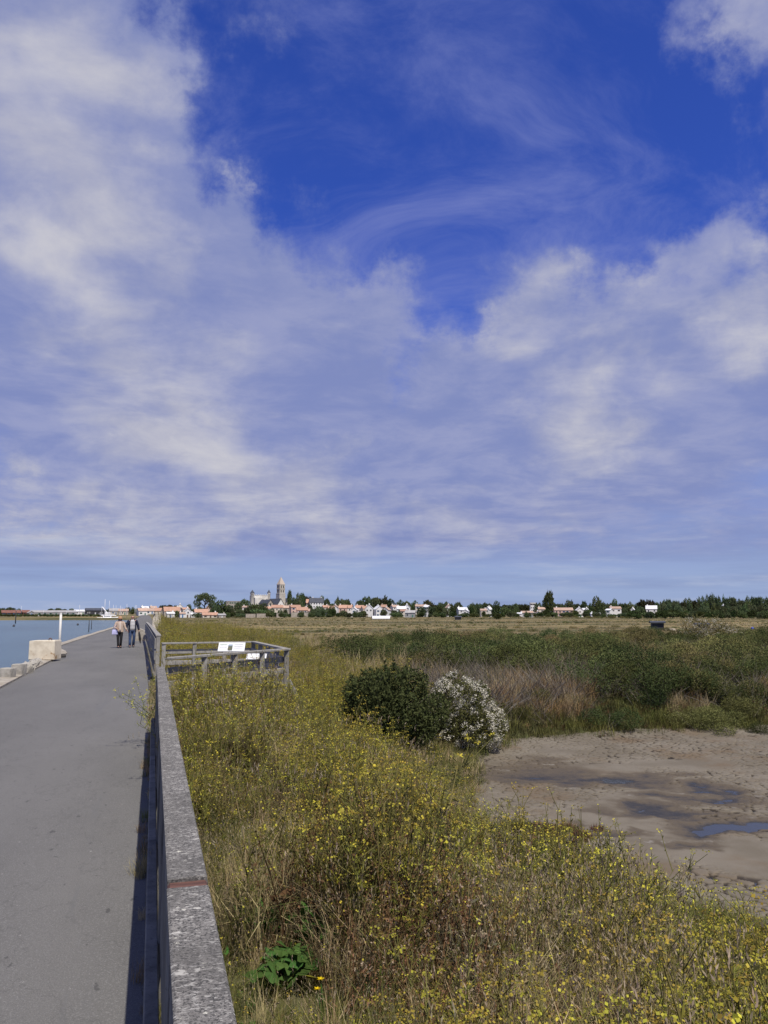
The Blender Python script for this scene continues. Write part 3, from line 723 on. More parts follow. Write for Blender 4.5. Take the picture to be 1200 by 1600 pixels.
def joints(h, sw, hipw, legs, arms, headr=.088):
    s = h / 1.72
    J = {'pelvis': ((0, 0, .95 * s), (.125, .10)), 'belly': ((0, 0, 1.12 * s), (.13, .10)), 'chest': ((0, 0, 1.34 * s), (.145, .105)),
         'neck': ((0, -.012, 1.50 * s), .052), 'head': ((0, -.025, 1.585 * s), (.078, .088)), 'crown': ((0, -.015, 1.665 * s), (.066, .076))}
    for k, sg in (('l', 1), ('r', -1)):
        kn, an, to = legs[k]; el, wr, pa = arms[k]
        J[k + 'hip'] = ((sg * hipw, 0, .88 * s), .088); J[k + 'knee'] = (kn, .058); J[k + 'ankle'] = (an, .040); J[k + 'toe'] = (to, (.036, .022))
        J[k + 'sho'] = ((sg * sw, .01, 1.415 * s), .058); J[k + 'elb'] = (el, .042); J[k + 'wri'] = (wr, .028); J[k + 'palm'] = (pa, (.034, .018))
    return J
def v(*a): return Vector(a)
# --- man
ml = {'l': (v(.10, -.10, .50), v(.09, .06, .10), v(.10, -.08, .035)), 'r': (v(-.10, -.03, .49), v(-.11, -.14, .09), v(-.12, -.30, .035))}
ma = {'l': (v(.30, .03, 1.15), v(.34, -.06, .92), v(.345, -.075, .84)), 'r': (v(-.29, .0, 1.15), v(-.33, -.10, .95), v(-.345, -.12, .88))}
JM = joints(1.74, .185, .095, ml, ma)
pm = onz(205.5, 1011.5, .01)
man = person((pm.x, pm.y, .015), R_(8), 1, JM, 'man in navy jacket, striped sweater and blue jeans walking hand in hand')
NAVY = surf('navy_cloth', (.018, .022, .045), (.012, .014, .03), 12, .85, .3, 60)
def striped():
    m, nt, p, out = newmat('striped_knit'); tc = nnode(nt, 'ShaderNodeTexCoord'); sp = nnode(nt, 'ShaderNodeSeparateXYZ'); nt.links.new(tc.outputs['Object'], sp.inputs[0])
    w = nnode(nt, 'ShaderNodeMath', operation='MULTIPLY'); nt.links.new(sp.outputs[2], w.inputs[0]); w.inputs[1].default_value = 13.5
    f = nnode(nt, 'ShaderNodeMath', operation='FRACT'); nt.links.new(w.outputs[0], f.inputs[0])
    g = nnode(nt, 'ShaderNodeMath', operation='GREATER_THAN'); nt.links.new(f.outputs[0], g.inputs[0]); g.inputs[1].default_value = .66
    nt.links.new(mixn(nt, g.outputs[0], (.68, .66, .62), (.05, .055, .08)), p.inputs['Base Color']); p.inputs['Roughness'].default_value = .9; return m
m_ = MB(); loft(m_, [(0, 0, .90, .168, .128), (0, 0, 1.0, .172, .140), (0, -.01, 1.12, .168, .142), (0, 0, 1.28, .172, .135), (0, 0, 1.40, .165, .118), (0, -.005, 1.475, .095, .085), (0, -.01, 1.50, .066, .064)]); m_.build('sweater', striped(), man)
m_ = MB(); loft(m_, [(0, .01, .80, .215, .15), (0, .01, .95, .205, .148), (0, .01, 1.12, .198, .150), (0, .01, 1.28, .202, .146), (0, .01, 1.40, .198, .130), (0, .01, 1.475, .125, .098), (0, .01, 1.53, .082, .080)], R_(38), R_(322), 20)
for s, k in ((1, 'l'), (-1, 'r')):
    m_.tube([v(s * .15, .01, 1.42), v(s * .205, .01, 1.40), ma[k][0], ma[k][0].lerp(ma[k][1], .6), ma[k][1] + v(0, 0, .015)], [.07, .078, .066, .056, .048], 10)
m_.build('jacket', NAVY, man)
DEN = surf('denim', (.052, .085, .17), (.03, .05, .11), 9, .85, .3, 80)
m_ = MB(); loft(m_, [(0, 0, .80, .15, .12), (0, 0, .90, .166, .130), (0, 0, .98, .160, .128)])
for s, k in ((1, 'l'), (-1, 'r')):
    m_.tube([v(s * .088, 0, .92), v(s * .092, -.01, .80), ml[k][0] + v(0, -.0, .05), ml[k][0].lerp(ml[k][1], .5), ml[k][1] + v(0, 0, -.02)], [.095, .10, .078, .072, .066], 12)
m_.build('jeans', DEN, man)
def shoes(e, legs, col, name='shoe'):
    for k in 'lr':
        an, to = legs[k][1], legs[k][2]; d = (to - an); d.z = 0; d.normalize()
        m_ = MB(); m_.tube([an - d * .06 + v(0, 0, -.045), an + v(0, 0, -.035), an.lerp(to, .6) + v(0, 0, -.01) * 0 + v(0, 0, -.02), to + d * .05 + v(0, 0, .005), to + d * .09 + v(0, 0, 0)], [.035, .050, .046, .038, .018], 10); m_.build(name, plain('shoe_' + e.name, col, .6), e)
shoes(man, ml, (.12, .11, .10))
hd = Vector(JM['head'][0])
m_ = MB(); loft(m_, [(0, hd.y + .028, hd.z - .03, .083, .078), (0, hd.y + .03, hd.z + .03, .088, .084), (0, hd.y + .034, hd.z + .065, .080, .074)], R_(70), R_(290), 14); m_.build('hair', surf('grey_hair', (.16, .145, .13), (.09, .08, .07), 30), man)
# umbrella / bag in the man's hand
hp = ma['l'][2]; um = empty('folded_umbrella', man.matrix_basis @ (hp + v(0, -.0, -.02)), R_(8), "folded black umbrella hanging from the man's hand", 'umbrella')
m_ = MB(); m_.tube([v(0, 0, .02), v(.02, -.02, -.08), v(.06, -.05, -.38), v(.09, -.07, -.62)], [.03, .055, .065, .012], 9); m_.build('canopy', plain('umbrella_black', (.015, .015, .018), .7), um)
m_ = MB(); m_.tube([v(.02, .0, -.03), v(0, 0, .06), v(-.02, 0, .10), v(-.05, 0, .09)], .010, 6); m_.build('handle', plain('umbrella_handle', (.03, .025, .02), .5), um)
# --- woman
wl = {'l': (v(.08, -.08, .47), v(.07, .02, .09), v(.08, -.13, .035)), 'r': (v(-.075, -.02, .465), v(-.06, -.12, .085), v(-.055, -.28, .03))}
wa = {'l': (v(.26, .0, 1.09), v(.345, -.08, .93), v(.40, -.09, .885)), 'r': (v(-.27, .02, 1.08), v(-.17, -.17, 1.02), v(-.12, -.20, 1.0))}
JW = joints(1.64, .165, .088, wl, wa)
pw = onz(186, 1012.6, .01)
wom = person((pw.x, pw.y, .015), R_(8), 1, JW, 'woman in tan jacket, sun hat and black trousers walking with a lilac bag')
TAN = surf('tan_jacket', (.50, .38, .29), (.41, .31, .23), 9, .85, .3, 60)
m_ = MB(); loft(m_, [(0, 0, .86, .17, .125), (0, 0, 1.0, .16, .12), (0, 0, 1.2, .158, .125), (0, 0, 1.35, .15, .108), (0, 0, 1.42, .08, .075)]); m_.build('blouse', plain('cream_blouse', (.60, .50, .42), .9), wom)
m_ = MB(); loft(m_, [(0, .008, .84, .205, .15), (0, .008, .95, .195, .142), (0, .008, 1.1, .182, .138), (0, .008, 1.24, .185, .138), (0, .008, 1.34, .178, .122), (0, .008, 1.40, .115, .095), (0, .008, 1.45, .078, .076)], R_(14), R_(346), 20)
for s, k in ((1, 'l'), (-1, 'r')):
    m_.tube([v(s * .13, .01, 1.345), v(s * .18, .01, 1.33), wa[k][0], wa[k][0].lerp(wa[k][1], .6), wa[k][1] + v(0, 0, .01)], [.065, .07, .058, .05, .044], 10)
m_.build('jacket', TAN, wom)
BLK2 = plain('black_trousers', (.014, .013, .014), .85)
m_ = MB(); loft(m_, [(0, 0, .76, .14, .115), (0, 0, .86, .158, .125), (0, 0, .94, .148, .118)])
for s, k in ((1, 'l'), (-1, 'r')):
    m_.tube([v(s * .082, 0, .88), v(s * .085, -.01, .76), wl[k][0] + v(0, 0, .05), wl[k][0].lerp(wl[k][1], .5), wl[k][1] + v(0, 0, -.01)], [.088, .092, .07, .062, .056], 12)
m_.build('trousers', BLK2, wom)
shoes(wom, wl, (.03, .028, .028))
hd = Vector(JW['head'][0])
m_ = MB(); loft(m_, [(0, hd.y + .03, hd.z - .10, .078, .06), (0, hd.y + .03, hd.z - .03, .094, .085), (0, hd.y + .03, hd.z + .05, .092, .088)], R_(52), R_(308), 14); m_.build('hair', surf('brown_hair', (.075, .04, .02), (.04, .02, .012), 30), wom)
m_ = MB(); m_.lathe([(.16, .038), (.165, .045), (.10, .062), (.096, .10), (.09, .14), (.06, .165), (0, .172)], 16, (hd.x, hd.y + .01, hd.z)); m_.lathe([(.16, .038), (.09, .055)], 16, (hd.x, hd.y + .01, hd.z)); m_.build('hat', surf('straw_hat', (.46, .28, .15), (.36, .2, .1), 20), wom)
bg = empty('shoulder_bag', wom.matrix_basis @ v(-.26, -.08, .0), R_(8), "pale lilac cloth bag at the woman's side", 'bag')
m_ = MB(); m_.box((0, 0, .83), (.30, .10, .26), bev=.03, jit=.012, taper=.82); m_.build('bag_body', plain('lilac_cloth', (.50, .49, .72), .85), bg)
m_ = MB(); m_.tube([v(-.10, 0, .94), v(.0, .02, 1.1), v(.10, .05, 1.32), v(.14, .07, 1.385), v(.16, .09, 1.32), v(.08, .04, .94)], .010, 5); m_.build('strap', plain('lilac_cloth', (.50, .49, .72), .85), bg)

# ------------------------------------------------------------------ vegetation
TPL = {}
def template_collection(name, meshes):
    c = bpy.data.collections.new(name)
    for i, me in enumerate(meshes):
        o = bpy.data.objects.new('%s_%02d' % (name, i), me); c.objects.link(o)
    return c
def scatter(name, pts, rz, scl, idx, col, label, cat, tilt=None):
    me = bpy.data.meshes.new(name); n = len(pts)
    me.vertices.add(n); me.vertices.foreach_set('co', np.asarray(pts, np.float32).reshape(-1))
    rot = np.zeros((n, 3), np.float32); rot[:, 2] = rz
    if tilt is not None: rot[:, :2] = tilt
    a = me.attributes.new('rot', 'FLOAT_VECTOR', 'POINT'); a.data.foreach_set('vector', rot.reshape(-1))
    s3 = np.asarray(scl, np.float32)
    if s3.ndim == 1: s3 = np.repeat(s3[:, None], 3, 1)
    a = me.attributes.new('scl', 'FLOAT_VECTOR', 'POINT'); a.data.foreach_set('vector', s3.reshape(-1))
    a = me.attributes.new('idx', 'INT', 'POINT'); a.data.foreach_set('value', np.asarray(idx, np.int32))
    o = link(name, me)
    ng = bpy.data.node_groups.new(name, 'GeometryNodeTree')
    ng.interface.new_socket('Geometry', in_out='INPUT', socket_type='NodeSocketGeometry'); ng.interface.new_socket('Geometry', in_out='OUTPUT', socket_type='NodeSocketGeometry')
    N = ng.nodes.new; gi = N('NodeGroupInput'); go = N('NodeGroupOutput'); ip = N('GeometryNodeInstanceOnPoints'); ci = N('GeometryNodeCollectionInfo')
    ci.inputs['Collection'].default_value = col; ci.inputs['Separate Children'].default_value = True; ci.inputs['Reset Children'].default_value = True
    def na(nm, ty):
        k = N('GeometryNodeInputNamedAttribute'); k.data_type = ty; k.inputs['Name'].default_value = nm; return k.outputs[0]
    L = ng.links.new
    L(gi.outputs[0], ip.inputs['Points']); L(ci.outputs[0], ip.inputs['Instance']); ip.inputs['Pick Instance'].default_value = True
    L(na('idx', 'INT'), ip.inputs['Instance Index']); L(na('rot', 'FLOAT_VECTOR'), ip.inputs['Rotation']); L(na('scl', 'FLOAT_VECTOR'), ip.inputs['Scale'])
    L(ip.outputs[0], go.inputs[0])
    md = o.modifiers.new('scatter', 'NODES'); md.node_group = ng
    return tag(o, label, cat, kind='stuff')

M_STEM = leafm('olive_stem', (.27, .245, .085), .3, .02, .15)
M_FERN = leafm('fennel_leaf', (.235, .235, .045), .35, .025, .3)
M_UMB = leafm('fennel_umbel', (.44, .38, .055), .3, .025, .3, (.27, .215, .045))
M_YEL = leafm('mustard_yellow', (.72, .64, .08), .2, .015, .35, (.50, .44, .07))
M_STRAW = leafm('straw', (.46, .37, .20), .35, .02, .3, (.30, .23, .12))
M_RUST = leafm('rust_stem', (.20, .115, .058), .4, .02, .15, (.14, .085, .045))
M_GRN = leafm('herb_green', (.09, .19, .04), .3, .02, .35)
M_GRASS = leafm('meadow_grass', (.185, .19, .055), .35, .025, .3)
M_PALE = leafm('pale_seed', (.40, .33, .22), .25, .02, .3, (.26, .20, .13))
M_SALT = leafm('glasswort', (.145, .145, .06), .35, .03, .2)
M_RED = leafm('red_glasswort', (.16, .075, .05), .35, .03, .2, (.10, .085, .035))
def stem(m_, p, d, L, r, bend, n=3, mi=0, r_=rnd):
    pts = [Vector(p)]; d = Vector(d).normalized(); b = rvec(r_); b.z *= .3
    for i in range(n): d = (d + b * bend / n).normalized(); pts.append(pts[-1] + d * L / n)
    m_.tube(pts, [r * (1 - .75 * i / n) for i in range(n + 1)], 3, mi, caps=False, smooth=False); return pts, d
def blade(m_, p, d, L, w, droop, mi):
    d = Vector(d).normalized(); side = Vector((-d.y, d.x, 0)); side = side.normalized() if side.length > .05 else Vector((1, 0, 0))
    p = Vector(p); q = p + d * L * .55; e = q + (d + Vector((d.x * droop, d.y * droop, -droop))).normalized() * L * .45
    m_.face([p - side * w / 2, p + side * w / 2, q + side * w * .4, q - side * w * .4], mi); m_.face([q - side * w * .4, q + side * w * .4, e], mi)
def fennel(h, seed):
    r = random.Random(seed); m_ = MB()
    for s in range(r.randint(3, 5)):
        d = Vector((r.uniform(-.28, .28), r.uniform(-.28, .28), 1)); pts, dd = stem(m_, (r.uniform(-.06, .06), r.uniform(-.06, .06), 0), d, h * r.uniform(.75, 1.05), .006, .35, 4, 0, r)
        for k in range(14):   # feathery leaves: bundles of threads
            t = r.uniform(.1, .95); i = min(int(t * 4), 3); p = pts[i].lerp(pts[i + 1], t * 4 - i)
            ld = Vector((r.uniform(-1, 1), r.uniform(-1, 1), r.uniform(.1, .9))).normalized(); LL = r.uniform(.06, .16) * (1.2 - t * .6)
            for q in range(5): blade(m_, p + ld * LL * .25 * q / 5, (ld + rvec(r) * .7), LL * .6, .004, .3, 1)
        for k in range(r.randint(3, 6)):
            t = r.uniform(.6, 1.0); i = min(int(t * 4), 3); p = pts[i].lerp(pts[i + 1], min(1, t * 4 - i))
            bd = (dd + Vector((r.uniform(-.8, .8), r.uniform(-.8, .8), .3))).normalized(); e = p + bd * r.uniform(.06, .2); e.z = max(e.z, p.z)
            m_.tube([p, e], [.003, .002], 3, 0, caps=False)
            R = r.uniform(.025, .055)
            for q in range(11):
                a = r.uniform(0, 6.28); rr = R * math.sqrt(r.random()); c = e + Vector((rr * math.cos(a), rr * math.sin(a), .02 + r.uniform(-.008, .008)))
                s_ = r.uniform(.005, .009); n_ = rvec(r); n_.z = abs(n_.z) + .5; t1 = n_.orthogonal().normalized() * s_; t2 = n_.cross(t1).normalized() * s_
                m_.face([c + t1, c + t2, c - t1, c - t2], 2)
    return m_.mesh('fennel', [M_STEM, M_FERN, M_UMB])
def mustard(h, seed, leafy=.5):
    r = random.Random(seed); m_ = MB()
    for s in range(r.randint(3, 4)):
        d = Vector((r.uniform(-.35, .35), r.uniform(-.35, .35), 1)); pts, dd = stem(m_, (r.uniform(-.08, .08), r.uniform(-.08, .08), 0), d, h * r.uniform(.7, 1.05), .005, .5, 4, 0, r)
        for k in range(9):
            t = r.uniform(.25, 1); i = min(int(t * 4), 3); p = pts[i].lerp(pts[i + 1], min(1, t * 4 - i))
            bd = Vector((r.uniform(-1, 1), r.uniform(-1, 1), r.uniform(.5, 1.3))).normalized(); e = p + bd * r.uniform(.06, .25)
            m_.tube([p, p.lerp(e, .5) + Vector((0, 0, -.01)), e], [.003, .0025, .0015], 3, 0, caps=False)
            for q in range(4):
                c = p.lerp(e, r.uniform(.3, .95)); ld = rvec(r); m_.leaf(c, ld, rvec(r), r.uniform(.02, .05), .008, 1)
            for q in range(r.choice((0, 1, 1, 2, 3, 5))):
                c = e + rvec(r) * .016; s_ = r.uniform(.005, .009); n_ = rvec(r); n_.z = abs(n_.z) + .4; t1 = n_.orthogonal().normalized() * s_; t2 = n_.cross(t1).normalized() * s_
                m_.face([c + t1, c + t2, c - t1, c - t2], 2)
    for k in range(int(10 * leafy)):
        d = Vector((r.uniform(-1, 1), r.uniform(-1, 1), r.uniform(.2, 1))); m_.leaf((0, 0, r.uniform(.02, .3)), d, rvec(r), r.uniform(.08, .16), .035, 1)
    return m_.mesh('mustard', [M_STEM, M_GRASS, M_YEL])
def grass(h, seed, mat, n=45, spread=.16, w=.006, heads=0):
    r = random.Random(seed); m_ = MB()
    for k in range(n):
        a = r.uniform(0, 6.28); rr = spread * math.sqrt(r.random()); d = Vector((r.uniform(-.4, .4), r.uniform(-.4, .4), 1))
        blade(m_, (rr * math.cos(a), rr * math.sin(a), 0), d, h * r.uniform(.5, 1.05), w * r.uniform(.6, 1.4), r.uniform(.1, .9), 0)
        if heads and r.random() < heads:
            p = Vector((rr * math.cos(a), rr * math.sin(a), 0)) + d.normalized() * h * .95
            for q in range(4): m_.leaf(p + Vector((0, 0, q * .015)), d + rvec(r) * .5, rvec(r), .03, .008, 1)
    return m_.mesh('grass', [mat, M_PALE])
def dock(h, seed, mi_mat=M_RUST, seeds=M_RUST):
    r = random.Random(seed); m_ = MB()
    for s in range(r.randint(4, 7)):
        d = Vector((r.uniform(-.25, .25), r.uniform(-.25, .25), 1)); pts, dd = stem(m_, (r.uniform(-.12, .12), r.uniform(-.12, .12), 0), d, h * r.uniform(.6, 1.05), .006, .3, 3, 0, r)
        for k in range(26):
            t = r.uniform(.4, 1); i = min(int(t * 3), 2); p = pts[i].lerp(pts[i + 1], min(1, t * 3 - i)) + rvec(r) * .02
            m_.leaf(p, rvec(r), rvec(r), r.uniform(.012, .03), .012, 1)
        for k in range(4):
            t = r.uniform(.1, .6); i = min(int(t * 3), 2); p = pts[i].lerp(pts[i + 1], min(1, t * 3 - i)); dd2 = rvec(r); m_.leaf(p, dd2 + Vector((0, 0, -.4)), rvec(r), r.uniform(.05, .12), .025, 0)
    return m_.mesh('dock', [mi_mat, seeds])
def seedy(h, seed):
    r = random.Random(seed); m_ = MB()
    for s in range(r.randint(5, 8)):
        d = Vector((r.uniform(-.35, .35), r.uniform(-.35, .35), 1)); pts, dd = stem(m_, (r.uniform(-.1, .1), r.uniform(-.1, .1), 0), d, h * r.uniform(.7, 1.05), .004, .4, 3, 0, r)
        for k in range(4):
            e = pts[-1] + Vector((r.uniform(-.1, .1), r.uniform(-.1, .1), r.uniform(-.08, .06))); m_.tube([pts[-2], e], [.002, .0015], 3, 0, caps=False)
            for q in range(5): m_.leaf(e, rvec(r), rvec(r), .018, .012, 1)
        for k in range(7):
            i = r.randint(0, 2); p = pts[i].lerp(pts[i + 1], r.random()); m_.leaf(p, rvec(r), rvec(r), r.uniform(.04, .08), .014, 0)
    return m_.mesh('seedhead', [leafm('greygreen_stem', (.155, .15, .09), .3, .02, .2), M_PALE])
def herb(h, seed):
    r = random.Random(seed); m_ = MB()
    for s in range(40):
        d = Vector((r.uniform(-1, 1), r.uniform(-1, 1), r.uniform(.1, 1.4))); p = Vector((r.uniform(-.1, .1), r.uniform(-.1, .1), r.uniform(0, h * .8))); m_.leaf(p, d, (r.uniform(-.5, .5), r.uniform(-.5, .5), 1), r.uniform(.06, .14), .05, 0)
    return m_.mesh('herb', [M_GRN])
def wort(h, seed, mat):
    r = random.Random(seed); m_ = MB()
    for s in range(60):
        d = Vector((r.uniform(-.7, .7), r.uniform(-.7, .7), 1)); p = Vector((r.uniform(-.18, .18), r.uniform(-.18, .18), 0)); blade(m_, p, d, h * r.uniform(.4, 1.1), .014, .1, 0)
        m_.leaf(p + d * h * .3, rvec(r) + Vector((0, 0, .6)), rvec(r), h * .35, .016, 0)
    return m_.mesh('glasswort', [mat])
tpl = [fennel(1.0, 1), fennel(1.1, 2), fennel(.9, 3), fennel(1.05, 4), mustard(.95, 5), mustard(.85, 6), mustard(1.0, 7), mustard(.9, 19, 1),
       grass(.9, 8, M_STRAW, 60, heads=.3), grass(1.05, 9, M_STRAW, 50, heads=.4), grass(.85, 10, M_GRASS, 60), grass(.95, 11, M_GRASS, 55), dock(.95, 12), dock(.8, 13), seedy(.75, 14), seedy(.65, 15), herb(.35, 16)]
C_MEADOW = template_collection('meadow_kinds', tpl)
FEN, MUS, STRAW, GRS, DOCK, SEED, HERB = [0, 1, 2, 3], [4, 5, 6, 7], [8, 9], [10, 11], [12, 13], [14, 15], [16]
def in_platform(X, Y):
    ins = np.zeros(X.shape, bool); P = [A, B + Vector((.15, -.1, 0)), C + Vector((.15, .1, 0)), D_]
    for i in range(4):
        a, b = P[i], P[(i + 1) % 4]; c = ((a.y > Y) != (b.y > Y)) & (X < (b.x - a.x) * (Y - a.y) / (b.y - a.y + 1e-12) + a.x); ins ^= c
    return ins
def pick(r, w):
    groups = [FEN, MUS, STRAW, GRS, DOCK, SEED, HERB]
    cw = np.cumsum(np.stack(w, 1), 1); u = r.random(len(w[0])) * cw[:, -1]
    g = (u[:, None] > cw).sum(1); out = np.zeros(len(u), int)
    for k, gr in enumerate(groups):
        m = g == k; out[m] = np.array(gr)[r.integers(0, len(gr), m.sum())]
    return out
# shrubs and bushes ------------------------------------------------
def lobes(r, n, spread, zc, rad):
    return [(Vector((r.uniform(-1, 1) * spread, r.uniform(-1, 1) * spread, zc * r.uniform(.6, 1.25))), rad * r.uniform(.65, 1.15)) for _ in range(n)]
def crown_mesh(name, seed, lob, nleaf, L, w, mats, sq=.8, inner=.35, zmin=.0, mi_fn=None, upb=.3):
    r = random.Random(seed); m_ = MB(); wts = [q[1] ** 2 for q in lob]
    k = 0
    while k < nleaf:
        c, R = r.choices(lob, wts)[0]; d = rvec(r); t = 1 - inner * r.random() ** 2
        t *= 1 + .22 * (vnoise(d.x * 3 + c.x * 5 + 20, d.y * 3 + d.z * 3 + 40) - .5)
        p = c + Vector((d.x, d.y, d.z * sq)) * R * t
        if p.z < zmin: continue
        ok = True
        for c2, R2 in lob:
            q = p - c2; q.z /= sq
            if q.length < R2 * .62: ok = False; break
        if not ok and r.random() < .8: continue
        mi = mi_fn(p, d, r) if mi_fn else 0
        ld = (rvec(r) + d * .5 + Vector((0, 0, upb))); m_.leaf(p, ld, rvec(r) + d, L * r.uniform(.6, 1.3), w * r.uniform(.7, 1.3), mi); k += 1
    return m_.mesh(name, mats)
def sticks(name, seed, n, H, spread, mat, r0=.012, base=.3):
    r = random.Random(seed); m_ = MB()
    for k in range(n):
        a = r.uniform(0, 6.28); d = Vector((math.cos(a) * spread, math.sin(a) * spread, r.uniform(.6, 1.3)))
        stem(m_, (r.uniform(-base, base), r.uniform(-base, base), -.1), d, H * r.uniform(.6, 1.1), r0, .6, 4, 0, r)
    return m_.mesh(name, [mat])
M_SH1 = leafm('shrub_dark', (.060, .080, .028), .35, .03, .25, (.095, .11, .042))
M_SH2 = leafm('shrub_mid', (.095, .112, .036), .35, .03, .25, (.14, .145, .055))
M_SH3 = leafm('shrub_olive', (.15, .14, .05), .35, .03, .25, (.20, .175, .075))
M_TWIG = leafm('grey_twigs', (.20, .175, .14), .3, .02, .05, (.12, .10, .08))
M_FLW = leafm('cream_flowers', (.66, .63, .52), .1, .01, .3, (.46, .44, .34))
# dark rounded bush and cream-flowered bush at the pond edge
M_BD = leafm('bush_deep_green', (.048, .064, .024), .1, .01, .2, (.085, .098, .038))
def hit(x, y):
    r_ = ray(x, y); t = 1.0
    while t < 900:
        p_ = CAM + r_ * t
        if p_.z < gz(p_.x, p_.y): return p_
        t += .1 if t < 60 else 1.0
    return p_
def big_bush(name, xp, yb, wpx, hpx, seed, label, flower=None, leaf=(.075, .032), n=11000, mat=M_BD, Z=-1.95):
    q = hit(xp, yb); dd = (q - CAM).dot(FW); s = wpx * dd / F / 2; h = hpx * dd / F
    q = q + Vector((FW.x, FW.y, 0)) * s * .55
    e = empty(name, (q.x, q.y, gz(q.x, q.y) - .05), 0, label, 'bush')
    r = random.Random(seed); lb = []
    for i in range(44):
        a = r.uniform(0, 6.28); rr = math.sqrt(r.random()) * .72; zz = r.uniform(.10, .76 * math.sqrt(1 - rr * rr * .9))
        lb.append((Vector((rr * math.cos(a) * s, rr * math.sin(a) * s, zz * h)), .27 * s * r.uniform(.62, 1.28)))
    fo = crown_mesh('foliage', seed, lb, n, leaf[0], leaf[1], [mat], h / s * .62, .35, .0); link('foliage', fo, e)
    link('stems', sticks('stems', seed + 1, 22, h * .8, .6, M_TWIG, .02, s * .4), e)
    ms = MB(); sr = random.Random(seed + 9)
    for i in range(130):
        c, R = sr.choice(lb); d = rvec(sr); d.z = abs(d.z); d = (d + Vector((0, 0, .5))).normalized(); p0 = c + d * R * .8
        pts, dd = stem(ms, p0, d, R * sr.uniform(.4, .85), .006, .6, 3, 0, sr)
        for k in range(14): q3 = pts[1].lerp(pts[3], sr.random()); ms.leaf(q3, rvec(sr) + dd * .6, rvec(sr), leaf[0] * sr.uniform(.7, 1.1), leaf[1], 1)
    ms.build('shoots', [M_TWIG, mat], e)
    if flower:
        fr = random.Random(seed + 5); lf = lb
        m_ = MB(); k = 0; sq = h / s * .62
        while k < flower:
            c, R = fr.choice(lf); d = rvec(fr); p = c + Vector((d.x, d.y, d.z * sq)) * R * fr.uniform(.98, 1.10)
            if any(Vector(((p - c2).x, (p - c2).y, (p - c2).z / sq)).length < R2 * .97 for c2, R2 in lf): continue
            if p.x < -.75 * s + .0 and fr.random() < .6 or (vnoise(p.x * 7 + 9, p.z * 7 + p.y * 5) * .6 + vnoise(p.x * 2.6 + 3, p.z * 2.6 + 5) * .4) < .47: continue
            for q2 in range(5):
                c3 = p + rvec(fr) * .045; s_ = fr.uniform(.010, .020); n_ = (d + rvec(fr) * .7).normalized(); t1 = n_.orthogonal().normalized() * s_; t2 = n_.cross(t1).normalized() * s_
                m_.face([c3 + t1, c3 + t2, c3 - t1, c3 - t2], 0)
            k += 1
        m_.build('flowers', [M_FLW], e)
    return e
DB = big_bush('dark_bush', 612, 1176, 200, 150, 71, 'large rounded dark green bush at the edge of the dried pond', n=24000, leaf=(.095, .042))
FB = big_bush('flowering_bush', 732, 1186, 148, 148, 75, 'rounded bush covered in cream-white blossom beside the dark bush', flower=3600, n=12000, mat=M_SH2)
BUSH_SPOTS = [(o_.location.x - FW.x * 1.5, o_.location.y - FW.y * 1.5, 2.5) for o_ in (DB, FB)]
KEEP = [(v_.x - v_.x * .06 * t_, v_.y * (1 - .06 * t_), .30) for v_ in (at(436, 1505, 4.55),) for t_ in (0, 1, 2)] + [(v_.x, v_.y * (1 - .05 * t_), .16) for v_ in (at(497, 1535, 3.9),) for t_ in (0, 1)]
